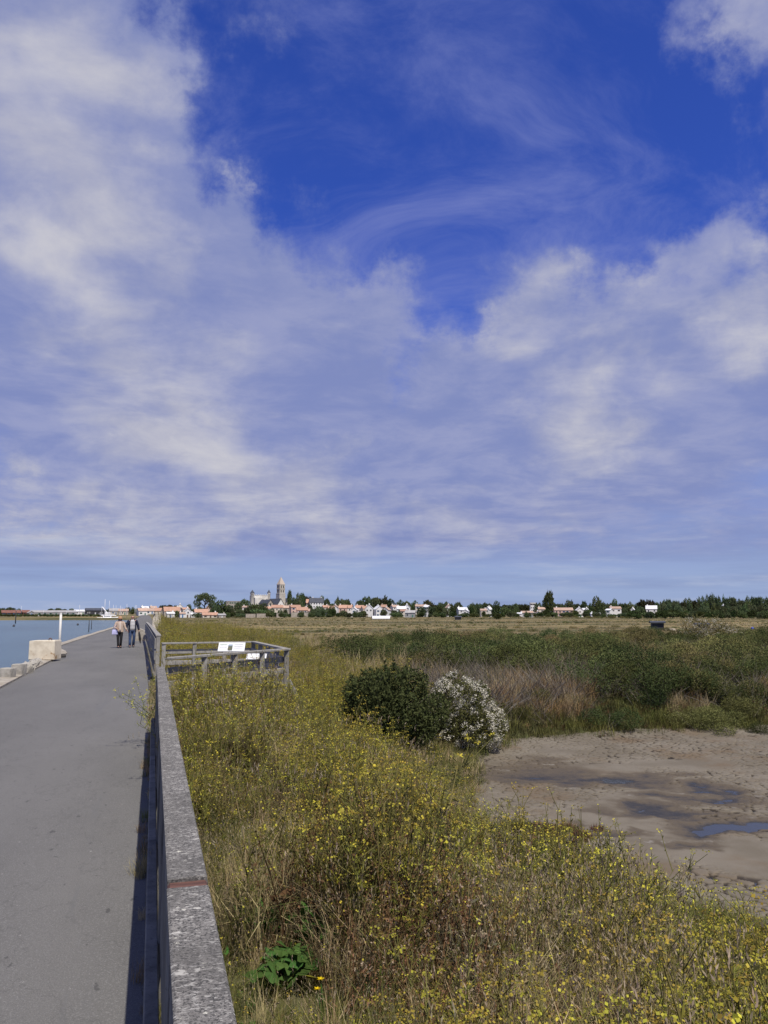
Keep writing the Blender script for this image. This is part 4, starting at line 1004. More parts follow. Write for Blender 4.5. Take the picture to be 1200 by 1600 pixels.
def near_meadow():
    r = np.random.default_rng(11)
    def gen(n, x0, x1, y0, y1, smin, smax):
        X = r.uniform(x0, x1, n); Y = r.uniform(y0, y1, n); pd = pond_dist(X, Y)
        edge = .35 + .5 * fbm(X * .7, Y * .7, 3)
        ok = (pd > edge - .30) & ~in_platform(X, Y)
        for (bx, by, br) in BUSH_SPOTS: ok &= np.hypot(X - bx, Y - by) > br
        ok &= (fbm(X * 1.9 + 7, Y * 1.9 + 2, 2) > .40) | (Y > 22)
        X, Y, pd = X[ok], Y[ok], pd[ok]; n = len(X)
        nz = fbm(X * .55 + 3, Y * .55 + 5, 3); nz2 = fbm(X * .8 + 31, Y * .5 + 15, 3)
        near = np.exp(-((Y - 3.0) / 2.6) ** 2)
        pn = [fbm(X * .62 + 50 * q, Y * .62 + 23 * q, 3) for q in range(6)]
        pk = lambda q, lo=.48, hi=.66: sstep(lo, hi, pn[q])
        w_f = .55 + 3.4 * pk(0, .44, .6) + .9 * sstep(6, 12, Y)
        w_m = .55 + 3.4 * pk(1, .44, .6) + 1.2 * near * sstep(2.0, 3.4, X)
        w_s = .12 + 2.6 * pk(2, .52, .66) + 1.6 * near * sstep(1.3, .4, X)
        w_g = .32 + 1.2 * pk(3, .52, .68)
        w_d = .05 + 3.0 * pk(4, .53, .64) * sstep(16, 9, Y) + 2.6 * np.exp(-((X - 1.45) / .45) ** 2 - ((Y - 4.4) / 1.3) ** 2) + 2.0 * np.exp(-((X - 2.6) / .5) ** 2 - ((Y - 7.2) / 1.3) ** 2)
        w_e = .05 + 2.2 * np.exp(-((X - 1.9) / .5) ** 2 - ((Y - 4.2) / 1.0) ** 2) + 1.2 * pk(5, .58, .66)
        w_h = .10 + 1.2 * np.exp(-((X - .75) / .35) ** 2 - ((Y - 5.0) / 1.6) ** 2)
        idx = pick(r, [w_f, w_m, w_s, w_g, w_d, w_e, w_h])
        h = (.22 + 1.12 * fbm(X * 1.05, Y * 1.05, 3)) * r.uniform(smin, smax, n)
        h *= 1 - .22 * np.exp(-((X - .3) / .6) ** 2) * (Y < 9) + .38 * np.exp(-((X - 1.1) / .9) ** 2 - ((Y - 14.2) / 1.8) ** 2)
        h *= .36 + .64 * sstep(.0, 2.4, pd)
        for (kx, ky, kr) in KEEP: h = np.where(np.hypot(X - kx, Y - ky) < kr, h * .36, h)
        Z = ground(X, Y) - .03
        return np.stack([X, Y, Z], 1), h, idx
    def low(n):
        X = r.uniform(.25, 3.2, n); Y = r.uniform(1.0, 9, n); ok = pond_dist(X, Y) > .4
        X, Y = X[ok], Y[ok]
        return np.stack([X, Y, ground(X, Y) - .02], 1), r.uniform(.22, .50, len(X)) * np.where(np.hypot(X - KEEP[0][0], Y - KEEP[0][1] + .2) < .5, .6, 1.0), np.array(STRAW + GRS + HERB + GRS + SEED)[r.integers(0, 9, len(X))]
    P0 = low(3600)
    P1 = gen(6800, .30, 7.2, 1.2, 9, .70, 1.30); P2_ = gen(8200, .30, 8, 9, 24, .75, 1.3); P3 = gen(7000, .25, 8.5, 24, 60, .9, 1.3); P4 = gen(5000, .35, 12, 60, 170, 1.2, 2.0)
    pts = np.concatenate([q[0] for q in (P0, P1, P2_, P3, P4)]); h = np.concatenate([q[1] for q in (P0, P1, P2_, P3, P4)]); idx = np.concatenate([q[2] for q in (P0, P1, P2_, P3, P4)])
    n = len(pts); scatter('meadow_plants', pts, r.uniform(0, 6.28, n), h, idx, C_MEADOW, 'dense yellow-green fennel, mustard and dry grass covering the dyke slope', 'weeds', r.normal(0, .09, (n, 2)))
near_meadow()

sh_t = []
for i, mt in enumerate((M_SH1, M_SH2, M_SH3, M_SH1, M_SH2)):
    lb = lobes(random.Random(40 + i), 11, .95, .85, .58)
    sh_t.append((crown_mesh('foliage', 50 + i, lb, 5200, .085, .035, [mt], .95, .5, .05), sticks('stems', 60 + i, 26, 1.5, .7, M_TWIG, .014, .5)))
def shrub(x, y, s, k, label, group, rz=None, sz=1.0, cat='shrub'):
    z = gz(x, y)
    e = empty('shrub', (x, y, z - .05), rnd.uniform(0, 6.28) if rz is None else rz, label, cat, group); e.scale = (s, s, s * sz)
    link('foliage', sh_t[k][0], e); link('stems', sh_t[k][1], e); return e
SLAB = ['dark green leafy shrub ', 'mid green leafy shrub ', 'olive dry-tipped shrub ']
def where(xp, D):
    a = 'at the front of the thicket ' if D < 33 else 'inside the thicket ' if D < 47 else 'at the marsh side of the thicket '
    return a + ('behind the dark bush' if xp < 660 else 'behind the blossoming bush' if xp < 790 else 'behind the dry grass' if xp < 990 else 'beyond the blue puddle' if xp < 1150 else 'past the puddle end')
kindof = [0, 1, 2, 0, 1]
rs = np.random.default_rng(5); cnt = 0
for D, n, s0 in ((28.5, 14, .66), (31, 18, .95), (34, 20, 1.1), (38, 18, 1.15), (43, 20, 1.2), (50, 20, 1.25), (60, 20, 1.3), (74, 18, 1.4)):
    x0 = {28.5: 880, 31: 860, 34: 790, 38: 640, 43: 560, 50: 520, 60: 540, 74: 600}[D]
    for i in range(n):
        xp = x0 + (1290 - x0) * (i + rs.uniform(.1, .9)) / n; q = at(xp, 1000, D + rs.uniform(-2, 2)); k = int(rs.integers(0, 5))
        if D <= 34 and xp < 930 and rs.random() < .5: continue
        shrub(q.x, q.y, s0 * rs.uniform(.78, 1.12), k, SLAB[kindof[k]] + where(xp, D), 'shrubs of the thicket behind the pond', sz=rs.uniform(.75, 1.0))
q = at(1105, 990, 62); 
mnd = big_bush('flowering_bush', 1105, 1040, 90, 50, 81, 'low cream-topped bush rising above the thicket', flower=900, n=6000, mat=M_SH3)
mnd.location = (q.x, q.y, gz(q.x, q.y) + .5); mnd.scale = (1.6, 1.6, 1.3)
# small green shrubs in front of the dry grass
for (xp, D, s, k) in ((835, 27.5, .42, 1), (800, 26.2, .30, 0), (1185, 26.6, .35, 3), (690, 17.6, .42, 1), (650, 17.0, .42, 4), (600, 17.0, .40, 1), (565, 17.4, .36, 4), (735, 18.6, .3, 1)):
    q = at(xp, 1100, D); shrub(q.x, q.y, s, k, 'small green shrub on the bank at the pond edge', 'small shrubs at the pond edge')
q = at(1215, 1540, 5.8); e = shrub(q.x, q.y, .42, 3, 'small dark shrub among the yellow weeds above the mud', None)

# bank scatter: glasswort fringe, rusty dry grass, grey dead stems, rough marsh
tb = [wort(.32, 21, M_SALT), wort(.28, 22, M_SALT), wort(.30, 23, M_RED), grass(.85, 24, leafm('rusty_grass', (.38, .25, .12), .3, .02, .25, (.28, .18, .085)), 55, .22, .010), grass(.95, 25, leafm('pinkish_grass', (.42, .34, .19), .3, .02, .25, (.30, .23, .12)), 55, .22, .009),
      sticks('dead', 26, 20, 1.2, .7, M_TWIG, .009, .25), sticks('dead2', 27, 16, 1.0, 1.1, leafm('silver_twigs', (.30, .275, .235), .2, .01, .05), .008, .3), grass(.55, 28, M_GRASS, 60, .25, .010),
      grass(.6, 29, M_STRAW, 55, .25, .012)]
C_BANK = template_collection('bank_kinds', tb)
def bank():
    r = np.random.default_rng(21); pts = []; sc_ = []; ix = []
    def add(X, Y, s, i, dz=-.03):
        pts.append(np.stack([X, Y, ground(X, Y) + dz], 1)); sc_.append(s); ix.append(np.broadcast_to(i, X.shape))
    def cloud(n, xa, xb, Da, Db):
        xp = r.uniform(xa, xb, n); D = r.uniform(Da, Db, n); lat = (xp - 600) / F * D
        return RT.x * lat + FW.x * D, RT.y * lat + FW.y * D, xp, D
    X, Y, xp, D = cloud(5200, 730, 1330, 19, 31); pd = pond_dist(X, Y); ok = (pd > .05) & (pd < 2.0 + 1.2 * fbm(X, Y, 2)); X, Y = X[ok], Y[ok]
    add(X, Y, r.uniform(.6, 1.3, len(X)), r.choice([0, 1, 0, 1, 7, 2], len(X)))
    X, Y, xp, D = cloud(2200, 770, 1330, 25, 34); pd = pond_dist(X, Y); g = fbm(X * .4, Y * .4, 3); ok = (pd > 1.3) & (g + .30 * sstep(960, 850, xp) - .14 > .46); X, Y = X[ok], Y[ok]
    add(X, Y, r.uniform(.45, 1.2, len(X)), r.choice([3, 4, 3, 4, 8, 5, 7], len(X)))
    X, Y, xp, D = cloud(2300, 640, 1330, 26, 60); pd = pond_dist(X, Y); ok = pd > 2; X, Y = X[ok], Y[ok]
    add(X, Y, r.uniform(.8, 1.5, len(X)), r.choice([5, 6], len(X)))
    X, Y, xp, D = cloud(5000, 480, 1330, 30, 100); ok = (pond_dist(X, Y) > 2.5) & (X > 6); X, Y = X[ok], Y[ok]
    add(X, Y, r.uniform(.9, 1.7, len(X)), r.choice([7, 7, 8, 4, 0], len(X)))
    # far marsh: tussocks in bands
    X, Y, xp, D = cloud(16000, 240, 1300, 95, 560); ok = X > 8; X, Y = X[ok], Y[ok]; g = fbm(X * .012, Y * .05, 3)
    add(X, Y, r.uniform(.7, 1.25, len(X)) * np.where(g > .52, 1.0, .55), np.where(g > .55, r.choice([7, 0, 1], len(X)), r.choice([8, 4, 8], len(X))))
    for (bx, by, br) in BUSH_SPOTS:
        a = r.uniform(0, 6.28, 700); rr = br * 1.15 * np.sqrt(r.random(700)); X = bx + rr * np.cos(a); Y = by + rr * np.sin(a); ok = pond_dist(X, Y) > .1; X, Y = X[ok], Y[ok]
        add(X, Y, r.uniform(.5, 1.0, len(X)), r.choice([7, 0, 7, 1, 8], len(X)))
    n = 200; Y = r.uniform(1, 24, n); X = r.normal(.03, .03, n); pts.append(np.stack([X, Y, np.full(n, .0)], 1)); sc_.append(r.uniform(.08, .28, n)); ix.append(r.choice([8, 7, 8], n))
    # tufts on the mud and red glasswort cushion
    for (xa, ya, n, s, k) in ((850, 1305, 90, .75, 2), (875, 1312, 50, .7, 2), (815, 1300, 40, .8, 1), (1010, 1470, 120, .8, 7), (1080, 1470, 140, .9, 7), (1150, 1490, 120, .8, 7), (960, 1445, 60, .7, 7)):
        c = onz(xa, ya, MUDZ); X = c.x + r.normal(0, .28, n); Y = c.y + r.normal(0, .22, n)
        pts.append(np.stack([X, Y, np.maximum(ground(X, Y), MUDZ - .02)], 1)); sc_.append(r.uniform(.5, 1.1, n) * s); ix.append(np.full(n, k))
    P = np.concatenate(pts); n = len(P)
    scatter('marsh_plants', P, r.uniform(0, 6.28, n), np.concatenate(sc_), np.concatenate(ix), C_BANK, 'rusty dry grass, glasswort and dead stems on the banks and marsh', 'marsh plants', r.normal(0, .1, (n, 2)))
bank()
# hedge lines across the far marsh
def hedges():
    r = np.random.default_rng(9); C_H = template_collection('hedge_kinds', [t[0] for t in sh_t[:3]]); pts = []; sc_ = []
    for (xa, xb, D, s, dens) in ((520, 1300, 100, .8, 1.6), (430, 900, 125, .55, 2.2), (800, 1300, 140, .7, 1.6), (470, 1300, 175, .6, 3), (330, 760, 230, .6, 4), (700, 1300, 260, .8, 3.5), (300, 1300, 340, .6, 6), (420, 1300, 430, .9, 6), (900, 1300, 500, 1.6, 4.5), (260, 1300, 590, 1.5, 5)):
        wdt = (xb - xa) * D / F; n = int(wdt / dens); xp = np.linspace(xa, xb, n) + r.normal(0, 4, n); DD = D + r.normal(0, D * .012, n) + 4 * np.sin(xp * .02)
        keep = fbm(xp * .02 + D, np.full(n, D * .1), 3) > .40; xp, DD = xp[keep], DD[keep]; lat = (xp - 600) / F * DD
        X = RT.x * lat + FW.x * DD; Y = RT.y * lat + FW.y * DD; ok = X > 8; X, Y = X[ok], Y[ok]
        pts.append(np.stack([X, Y, ground(X, Y) - .2], 1)); sc_.append(r.uniform(.5, 1.1, len(X)) * s)
    P = np.concatenate(pts); s = np.concatenate(sc_); n = len(P); s3 = np.stack([s * 1.5, s * 1.2, s * .75], 1)
    scatter('marsh_hedges', P, r.uniform(0, 6.28, n), s3, r.integers(0, 3, n), C_H, 'low dark scrub lines crossing the tan salt marsh', 'scrub')
hedges()

def stalks():
    r = random.Random(55); ms = [sticks('stalk', 300 + i, 3, 1.0, .8, leafm('dry_stalk', (.32, .28, .15), .2, .01, .1), .006, .05) for i in range(4)]; cs = template_collection('stalk_kinds', ms)
    P = []; 
    for i in range(60):
        x = r.uniform(.5, 6); y = r.uniform(2.2, 18); P.append((x, y, gz(x, y) + r.uniform(-.1, .1)))
    P = np.array(P); ok = (pond_dist(P[:, 0], P[:, 1]) > .6) & ~in_platform(P[:, 0], P[:, 1]); P = P[ok]; n = len(P); q = np.random.default_rng(4)
    scatter('dry_stalks', P, q.uniform(0, 6.28, n), q.uniform(.6, 1.0, n), q.integers(0, 4, n), cs, 'long bare dry stalks poking out of the weeds on the slope', 'stalks', q.normal(0, .25, (n, 2)))
stalks()
# single plants one can point at ------------------------------------
q = at(436, 1505, 4.55)
ml_ = empty('mallow_plant', (q.x, q.y, gz(q.x, q.y)), 0, 'bright green broad-leaved mallow beside the railing among dry weeds', 'plant')
m_ = MB(); leafp = []
topz = (q.z - gz(q.x, q.y)) * 1.12
r = random.Random(91)
for k in range(9):
    pts, dd = stem(m_, (r.uniform(-.06, .06), r.uniform(-.06, .06), 0), (r.uniform(-.45, .45), r.uniform(-.45, .45), 1), topz * r.uniform(.6, 1.2), .006, .5, 4, 0, r)
    for j in range(8): t = r.uniform(.35, 1); i = min(int(t * 4), 3); leafp.append(pts[i].lerp(pts[i + 1], min(1, t * 4 - i)))
m_.build('stems', [M_GRN], ml_); ml_.scale = (1.45, 1.45, 1.28)
M_MAL = leafm('mallow_leaf', (.09, .175, .045), .25, .02, .35); M_MALY = leafm('mallow_leaf_yellow', (.34, .33, .05), .1, .01, .35)
def lobed(R):
    m_ = MB(); n = 20; rim = []
    for i in range(n):
        a = -2.5 + 5.0 * i / (n - 1); rr = R * (.78 + .22 * abs(math.cos(a * 2.6))); rim.append(Vector((rr * math.sin(a), rr * math.cos(a) , -.18 * R * (rr / R) + .03 * math.cos(a * 5) * R)))
    for i in range(n - 1): m_.face([(0, 0, 0), rim[i], rim[i + 1]], 0)
    return m_
lm = [lobed(R).mesh('leaf', [M_MAL]) for R in (.034, .042, .050, .030)]; lmy = lobed(.048).mesh('leaf', [M_MALY])
for i, p in enumerate(leafp):
    o = link('leaf', lmy if i in (11, 30) else lm[i % 4], ml_, p + Vector((r.uniform(-.05, .05), r.uniform(-.05, .05), .01))); o.rotation_euler = (r.uniform(-.9, .3), r.uniform(-.6, .6), r.uniform(0, 6.28))
    if i in (11, 30): o['label'] = 'yellowing leaf'
q = at(497, 1535, 3.9)
hk = empty('yellow_flower', (q.x, q.y, gz(q.x, q.y)), 0, 'pair of bright yellow daisy-like flowers in the foreground weeds', 'flower')
for (xp, yp) in ((501, 1531), (496, 1546)):
    f_ = at(xp, yp, 3.88) - Vector((q.x, q.y, gz(q.x, q.y)))
    m_ = MB(); m_.tube([(0, 0, 0), f_ * .5 + Vector((.02, 0, .03)), f_], .003, 4); m_.build('stem', [M_GRN], hk)
    m_ = MB()
    for k in range(16):
        a = k * 2.4; d = Vector((math.cos(a), math.sin(a), .35 + .3 * (k % 2))); m_.leaf(f_, d, (0, 0, 1), .021 - .004 * (k % 2), .009, 0)
    m_.build('flower_head', [leafm('hawkbit_yellow', (.85, .62, .02), .05, .01, .3)], hk)
# mustard pushing through the railing over the road
e = empty('wild_mustard', (.0, 12.0, 0.25), 0, 'spindly yellow-flowered mustard leaning through the railing over the road', 'plant')
m_ = MB(); mf = MB(); r = random.Random(33)
tips = []
for k in range(11):
    out = r.uniform(-1.1, -.05) if k < 9 else r.uniform(-.2, .1)
    d = Vector((out, r.uniform(-.9, .6), r.uniform(.35, 1.0))); pts, dd = stem(m_, (.0, r.uniform(-.3, .3), r.uniform(.0, .25)), d, r.uniform(.32, .62), .004, .7, 5, 0, r)
    for j in range(8):
        t = r.uniform(.35, 1); i = min(int(t * 5), 4); p = pts[i].lerp(pts[i + 1], min(1, t * 5 - i)); e2 = p + rvec(r) * .09 + Vector((0, 0, .04)); m_.tube([p, e2], [.002, .0012], 3, 0, caps=False)
        for q2 in range(r.randint(1, 5)):
            c = e2 + rvec(r) * .018; s_ = r.uniform(.006, .012); n_ = rvec(r); n_.z = abs(n_.z) + .4; t1 = n_.orthogonal().normalized() * s_; t2 = n_.cross(t1).normalized() * s_
            mf.face([c + t1, c + t2, c - t1, c - t2], 0)
        m_.leaf(p, rvec(r), rvec(r), .04, .008, 0)
m_.build('stems', [leafm('mustard_stem', (.20, .22, .08), .1, .01, .2)], e); mf.build('flowers', [M_YEL], e)

# ------------------------------------------------------------------ the village and far shore
WALLS = {'white': surf('white_render', (.74, .73, .70), (.66, .645, .61), .4, .9, 0), 'cream': surf('cream_render', (.62, .56, .46), (.54, .48, .39), .4, .9, 0),
         'pink': surf('pink_render', (.62, .44, .36), (.54, .38, .31), .4, .9, 0), 'stone': surf('village_stone', (.40, .36, .30), (.28, .25, .21), .5, .95, 0), 'grey': surf('grey_render', (.36, .36, .35), (.28, .28, .28), .4, .9, 0),
         'dark': surf('dark_boards', (.055, .055, .06), (.035, .035, .04), .5, .8, 0), 'brown': surf('brown_boards', (.13, .075, .05), (.085, .05, .035), .5, .9, 0)}
ROOFS = {'orange': surf('orange_tiles', (.46, .275, .19), (.38, .225, .155), .6, .9, 0, rvar=.15), 'pale': surf('faded_tiles', (.47, .33, .25), (.38, .27, .20), .6, .9, 0, rvar=.12), 'slate': surf('slate_roof', (.075, .08, .095), (.05, .055, .065), .6, .7, 0, rvar=.1),
         'grey': surf('grey_sheet_roof', (.36, .35, .33), (.28, .27, .26), .3, .8, 0, rvar=.1), 'white': surf('white_roof', (.72, .72, .71), (.64, .64, .63), .4, .8, 0), 'red': surf('rust_red_roof', (.24, .11, .08), (.17, .08, .06), .5, .85, 0)}
GLASS = plain('far_window', (.04, .045, .05), .15)
SHUT = [plain('shutter_blue', (.10, .20, .36), .6), plain('shutter_green', (.08, .20, .15), .6), plain('shutter_white', (.6, .6, .58), .6), plain('door_brown', (.12, .07, .05), .6)]
hr = random.Random(77)
def house(xc, wpx, ye, yr, D, wall, roof, label, gable=False, yaw=None, depth=8, win=None, chim=1, name='house', cat='house', group=None, stor=None, flat=False):
    c = at(xc, 955, D); g = gz(c.x, c.y); w = wpx * D / F
    he = max(1.0 if name == 'hut' else 1.8, at(xc, ye, D).z - g); hrz = max(he + (.15 if name == 'hut' else .3), at(xc, yr, D).z - g)
    ang = math.atan2(c.x, c.y); yw = -ang + (hr.uniform(-.3, .3) if yaw is None else yaw)
    e = empty(name, (c.x, c.y, g), yw, label, cat, group)
    d = depth; W_ = WALLS[wall]; m_ = MB(); hx, hy = w / 2, d / 2; b = -3.0
    if gable:
        f = [(-hx, -hy, b), (hx, -hy, b), (hx, -hy, he), (0, -hy, hrz), (-hx, -hy, he)]; k = [(x, hy, z) for x, _, z in f]
    else:
        f = [(-hx, -hy, b), (-hx, hy, b), (-hx, hy, he), (-hx, 0, hrz), (-hx, -hy, he)]; k = [(hx, y, z) for _, y, z in f]
        if flat: f = [f[0], f[1], f[2], (-hx, 0, he), f[4]]; k = [(hx, y, z) for _, y, z in f]
    m_.face(f); m_.face(k[::-1]); n = 5
    for i in range(n): m_.face([f[(i + 1) % n], f[i], k[i], k[(i + 1) % n]])
    m_.build('wall', W_, e)
    m_ = MB(); o = .35; t = .22; rise = hrz - he
    if flat: m_.box((0, 0, he + .2), (w + .4, d + .4, .4))
    else:
        for s in (-1, 1):
            if gable: P = [(s * (hx + o), -hy - o, he - rise * o / hx), (0, -hy - o, hrz), (0, hy + o, hrz), (s * (hx + o), hy + o, he - rise * o / hx)]
            else: P = [(-hx - o, s * (hy + o), he - rise * o / hy), (-hx - o, 0, hrz), (hx + o, 0, hrz), (hx + o, s * (hy + o), he - rise * o / hy)]
            P = [Vector(p) + Vector((0, 0, .02)) for p in P]; Q = [p + Vector((0, 0, t)) for p in P]
            m_.face(P); m_.face(Q)
            for i in range(4): m_.face([P[i], P[(i + 1) % 4], Q[(i + 1) % 4], Q[i]])
    ro = m_.build('roof', ROOFS[roof], e)
    for i in range(chim):
        cx = hr.choice((-1, 1)) * hx * .72 if i == 0 else -hx * .5
        m_ = MB(); m_.box((0 if gable else cx, hr.uniform(.2, 1.0), hrz + .35), (.9, .7, 1.7)); m_.build('chimney', WALLS['white' if wall != 'stone' else 'stone'], ro)
    ns = stor or max(1, int(round(he / 2.9))); nw = win if win is not None else max(1, int(w / 3.0)); sh = hr.choice(SHUT)
    for s_ in range(0 if name == 'hut' else ns):
        for i in range(nw):
            x = -hx + w * (i + .5) / nw + hr.uniform(-.2, .2); zc = he * (s_ + .5) / ns + .1
            if zc > he - .7 and not gable: zc = he - .8
            hh = min(1.25, he / ns * .5)
            if s_ == 0 and i == nw // 2:
                m_ = MB(); m_.box((x, -hy - .015, 1.05), (1.0, .09, 2.1)); m_.build('door', sh, e); continue
            m_ = MB(); m_.box((x, -hy - .01, zc), (.95, .06, hh)); wn = m_.build('window', GLASS, e)
            if hr.random() < .6:
                for q in (-1, 1): m_ = MB(); m_.box((x + q * .72, -hy - .03, zc), (.42, .05, hh + .05)); m_.build('shutter', sh, wn)
    return e
G = 'village houses'
# x, width, y eave, y ridge, distance, wall, roof, gable, label
H = [
 (222, 13, 954.5, 950.5, 640, 'white', 'pale', 0, 'white terraced house with faded roof at the very end of the dyke road'),
 (234, 12, 954.5, 950.8, 650, 'white', 'pale', 0, 'white terraced house with faded roof joined to the orange-roofed row'),
 (246, 13, 954.5, 950.2, 660, 'cream', 'orange', 0, 'cream house with orange roof second in the quay row'),
 (268, 24, 955, 948.5, 650, 'cream', 'orange', 0, 'long cream house under a big orange tiled roof beside the quay row'),
 (226, 10, 950.5, 947.5, 760, 'white', 'white', 0, 'white pale-roofed house peeping over the quay row'),
 (239, 9, 950, 947.2, 770, 'cream', 'pale', 0, 'cream house with faded roof peeping over the orange roofs'),
 (281, 9, 948, 944, 760, 'white', 'white', 1, 'white gabled house with tall chimney above the orange roofs'),
 (266, 11, 959, 956.5, 560, 'white', 'white', 0, 'small low white annex in front of the orange-roofed house'),
 (293, 9, 955, 950.5, 580, 'white', 'white', 1, 'narrow bright white gabled house at the field edge'),
 (285, 8, 959, 957, 570, 'white', 'pale', 0, 'small white lean-to cottage beside the narrow gabled house'),
 (303, 8, 960, 958, 575, 'white', 'white', 0, 'low white garage between narrow gabled house and orange cottage'),
 (314, 20, 956.5, 952, 600, 'white', 'orange', 0, 'white cottage with orange roof at the foot of the umbrella pine'),
 (328, 23, 961, 957.3, 560, 'cream', 'orange', 0, 'cream cottage with wide orange roof on the marsh edge'),
 (327, 8, 950, 945.5, 720, 'pink', 'orange', 1, 'pinkish gabled house half hidden behind the umbrella pine'),
 (346, 11, 961.5, 959.2, 560, 'stone', 'grey', 0, 'low stone outbuilding with grey roof beside the orange cottage'),
 (289, 10, 952, 949.5, 700, 'cream', 'orange', 0, 'small cream house with orange roof behind the narrow white gable'),
 (372, 8, 951, 948, 700, 'stone', 'orange', 0, 'small stone house with orange roof below the castle trees'),
 (384, 9, 949, 947, 720, 'white', 'pale', 0, 'little white house peeping from trees below the castle'),
 (433, 17, 949.5, 945.5, 690, 'cream', 'orange', 0, 'cream house with orange roof just below the church nave'),
 (418, 9, 951, 948, 680, 'white', 'orange', 0, 'white house with orange roof left below the church nave'),
 (448, 10, 950, 946.5, 700, 'stone', 'pale', 0, 'stone house with faded roof below the church tower'),
 (461, 15, 949, 945.5, 660, 'pink', 'orange', 0, 'pink house with orange roof beneath the church tower'),
 (472, 17, 953.5, 949, 620, 'pink', 'orange', 0, 'salmon pink house with two tiled roof slopes at the field edge'),
 (479, 10, 955, 951.5, 640, 'stone', 'pale', 0, 'grey stone barn attached to the salmon pink house'),
 (508, 8, 949, 946, 700, 'cream', 'orange', 0, 'small cream house with orange roof beside the slate mansion'),
 (517, 10, 950.5, 947, 690, 'stone', 'orange', 0, 'stone house with orange roof between round trees'),
 (524, 8, 948.5, 945.5, 710, 'white', 'pale', 1, 'small white gabled house between stone house and pink roofs'),
 (536, 12, 950, 945.5, 680, 'pink', 'orange', 0, 'pink house with orange roof among the white gables'),
 (545, 11, 950, 945.8, 690, 'white', 'orange', 0, 'white house with orange roof and two chimneys in the old town row'),
 (554, 9, 953, 949.5, 650, 'white', 'white', 1, 'low white gabled house in front of the orange roofs'),
 (562, 12, 950, 946, 680, 'white', 'orange', 0, 'white house with orange roof next to a big white gable'),
 (570, 9, 951, 947, 660, 'cream', 'orange', 0, 'cream house with orange roof wedged between white gables'),
 (577, 12, 950.5, 945, 650, 'white', 'white', 1, 'tall white gabled house below the dark wood'),
 (591, 12, 952, 946.8, 645, 'white', 'white', 1, 'second white gabled house below the dark wood'),
 (600, 8, 948.5, 945, 690, 'stone', 'orange', 0, 'stone house with orange roof behind the white gables'),
 (604, 10, 953, 949, 640, 'white', 'pale', 1, 'low white gabled house at the end of the gable row'),
 (617, 11, 948.5, 945.5, 690, 'white', 'pale', 0, 'white house with faded roof under the long tree belt'),
 (627, 14, 951.5, 947.5, 660, 'white', 'white', 0, 'wide white house with white roof under the tree belt'),
 (636, 8, 949, 944.8, 670, 'white', 'white', 1, 'narrow white gable rising over the grey conservatory'),
 (641, 15, 957.5, 954, 610, 'grey', 'grey', 0, 'grey glazed bungalow at the edge of the marsh'),
 (631, 12, 955, 952.5, 640, 'cream', 'orange', 0, 'cream bungalow with orange roof behind the grey bungalow'),
 (658, 18, 947.5, 944.8, 710, 'cream', 'pale', 0, 'long cream house with faded roof behind the front trees'),
 (667, 7, 948.5, 946, 690, 'white', 'white', 0, 'tiny white house beside the long cream house'),
 (701, 8, 949.5, 945, 690, 'white', 'pale', 1, 'white gabled house between two dark round trees'),
 (722, 14, 953, 949.3, 660, 'white', 'white', 0, 'white bungalow with bright white roof among round trees'),
 (728, 8, 955, 952.2, 640, 'white', 'white', 1, 'small white annex beside the bright roofed bungalow'),
 (755, 9, 954, 951.5, 680, 'cream', 'pale', 0, 'cream cottage with faded roof hidden between bushes'),
 (764, 6, 952, 948, 690, 'white', 'white', 1, 'slim white gable beside the cream hidden cottage'),
 (823, 17, 957.5, 955, 640, 'grey', 'pale', 0, 'bungalow with broad faded roof on the marsh edge'),
 (812, 7, 959, 957.5, 630, 'white', 'white', 0, 'white box-like shed beside the broad roofed bungalow'),
 (840, 8, 957.5, 955.5, 645, 'white', 'pale', 1, 'small white house at the foot of the tall poplar'),
 (846, 10, 952, 949, 690, 'cream', 'pale', 0, 'cream house with faded roof just left of poplar trunk'),
 (868, 6, 960, 958.5, 640, 'cream', 'pale', 0, 'tiny cream hut under the poplar'),
 (880, 28, 953.5, 949.8, 670, 'pink', 'pale', 0, 'long pink bungalow with wide pale tiled roof right of poplar'),
 (905, 10, 953.5, 949.5, 680, 'white', 'white', 1, 'white gabled house beside the long pink bungalow'),
 (914, 8, 953, 950.5, 690, 'cream', 'white', 0, 'cream annex with white roof beside the round tree'),
 (930, 14, 959.5, 957.8, 640, 'white', 'white', 0, 'low white boundary building under the round tree'),
 (961, 16, 951, 948, 690, 'white', 'pale', 0, 'white villa with faded roof among garden trees'),
 (952, 7, 953.5, 951.5, 670, 'white', 'white', 0, 'small white annex beside the white garden villa'),
 (1018, 16, 951.5, 946.5, 680, 'white', 'white', 0, 'white villa with white roof and chimney by the brown tree'),
 (989, 5, 952.5, 950, 700, 'white', 'white', 1, 'tiny white gable before the brown tree'),
 (1131, 6, 948.5, 945.5, 720, 'white', 'white', 1, 'tiny white gable buried in the dark conifers'),
]
for (x, w, ye, yr, D, wl_, rf, gb, lab) in H:
    house(x, w, ye, yr, D, wl_, rf, lab, bool(gb), depth=7 if D < 640 else 9, group=G)
house(494, 21, 941.2, 934.5, 760, 'white', 'slate', 'tall white mansion with dark slate roof above the old town', False, .12, 10, win=5, chim=2, group=G)
house(482, 7, 942, 936.5, 765, 'stone', 'orange', 'tall brown stone house leaning on the slate mansion', False, 0, 8, win=2, group=G)
house(364, 22, 939.8, 938.6, 800, 'stone', 'grey', 'long flat grey stone building on the hill beside the castle', False, .1, 12, win=6, chim=0, flat=True, name='stone_building', cat='building')
house(833, 9, 942.2, 941, 800, 'white', 'white', 'white flat-roofed apartment block rising over the trees', False, .1, 10, win=3, chim=0, flat=True, name='apartment_block', cat='building')
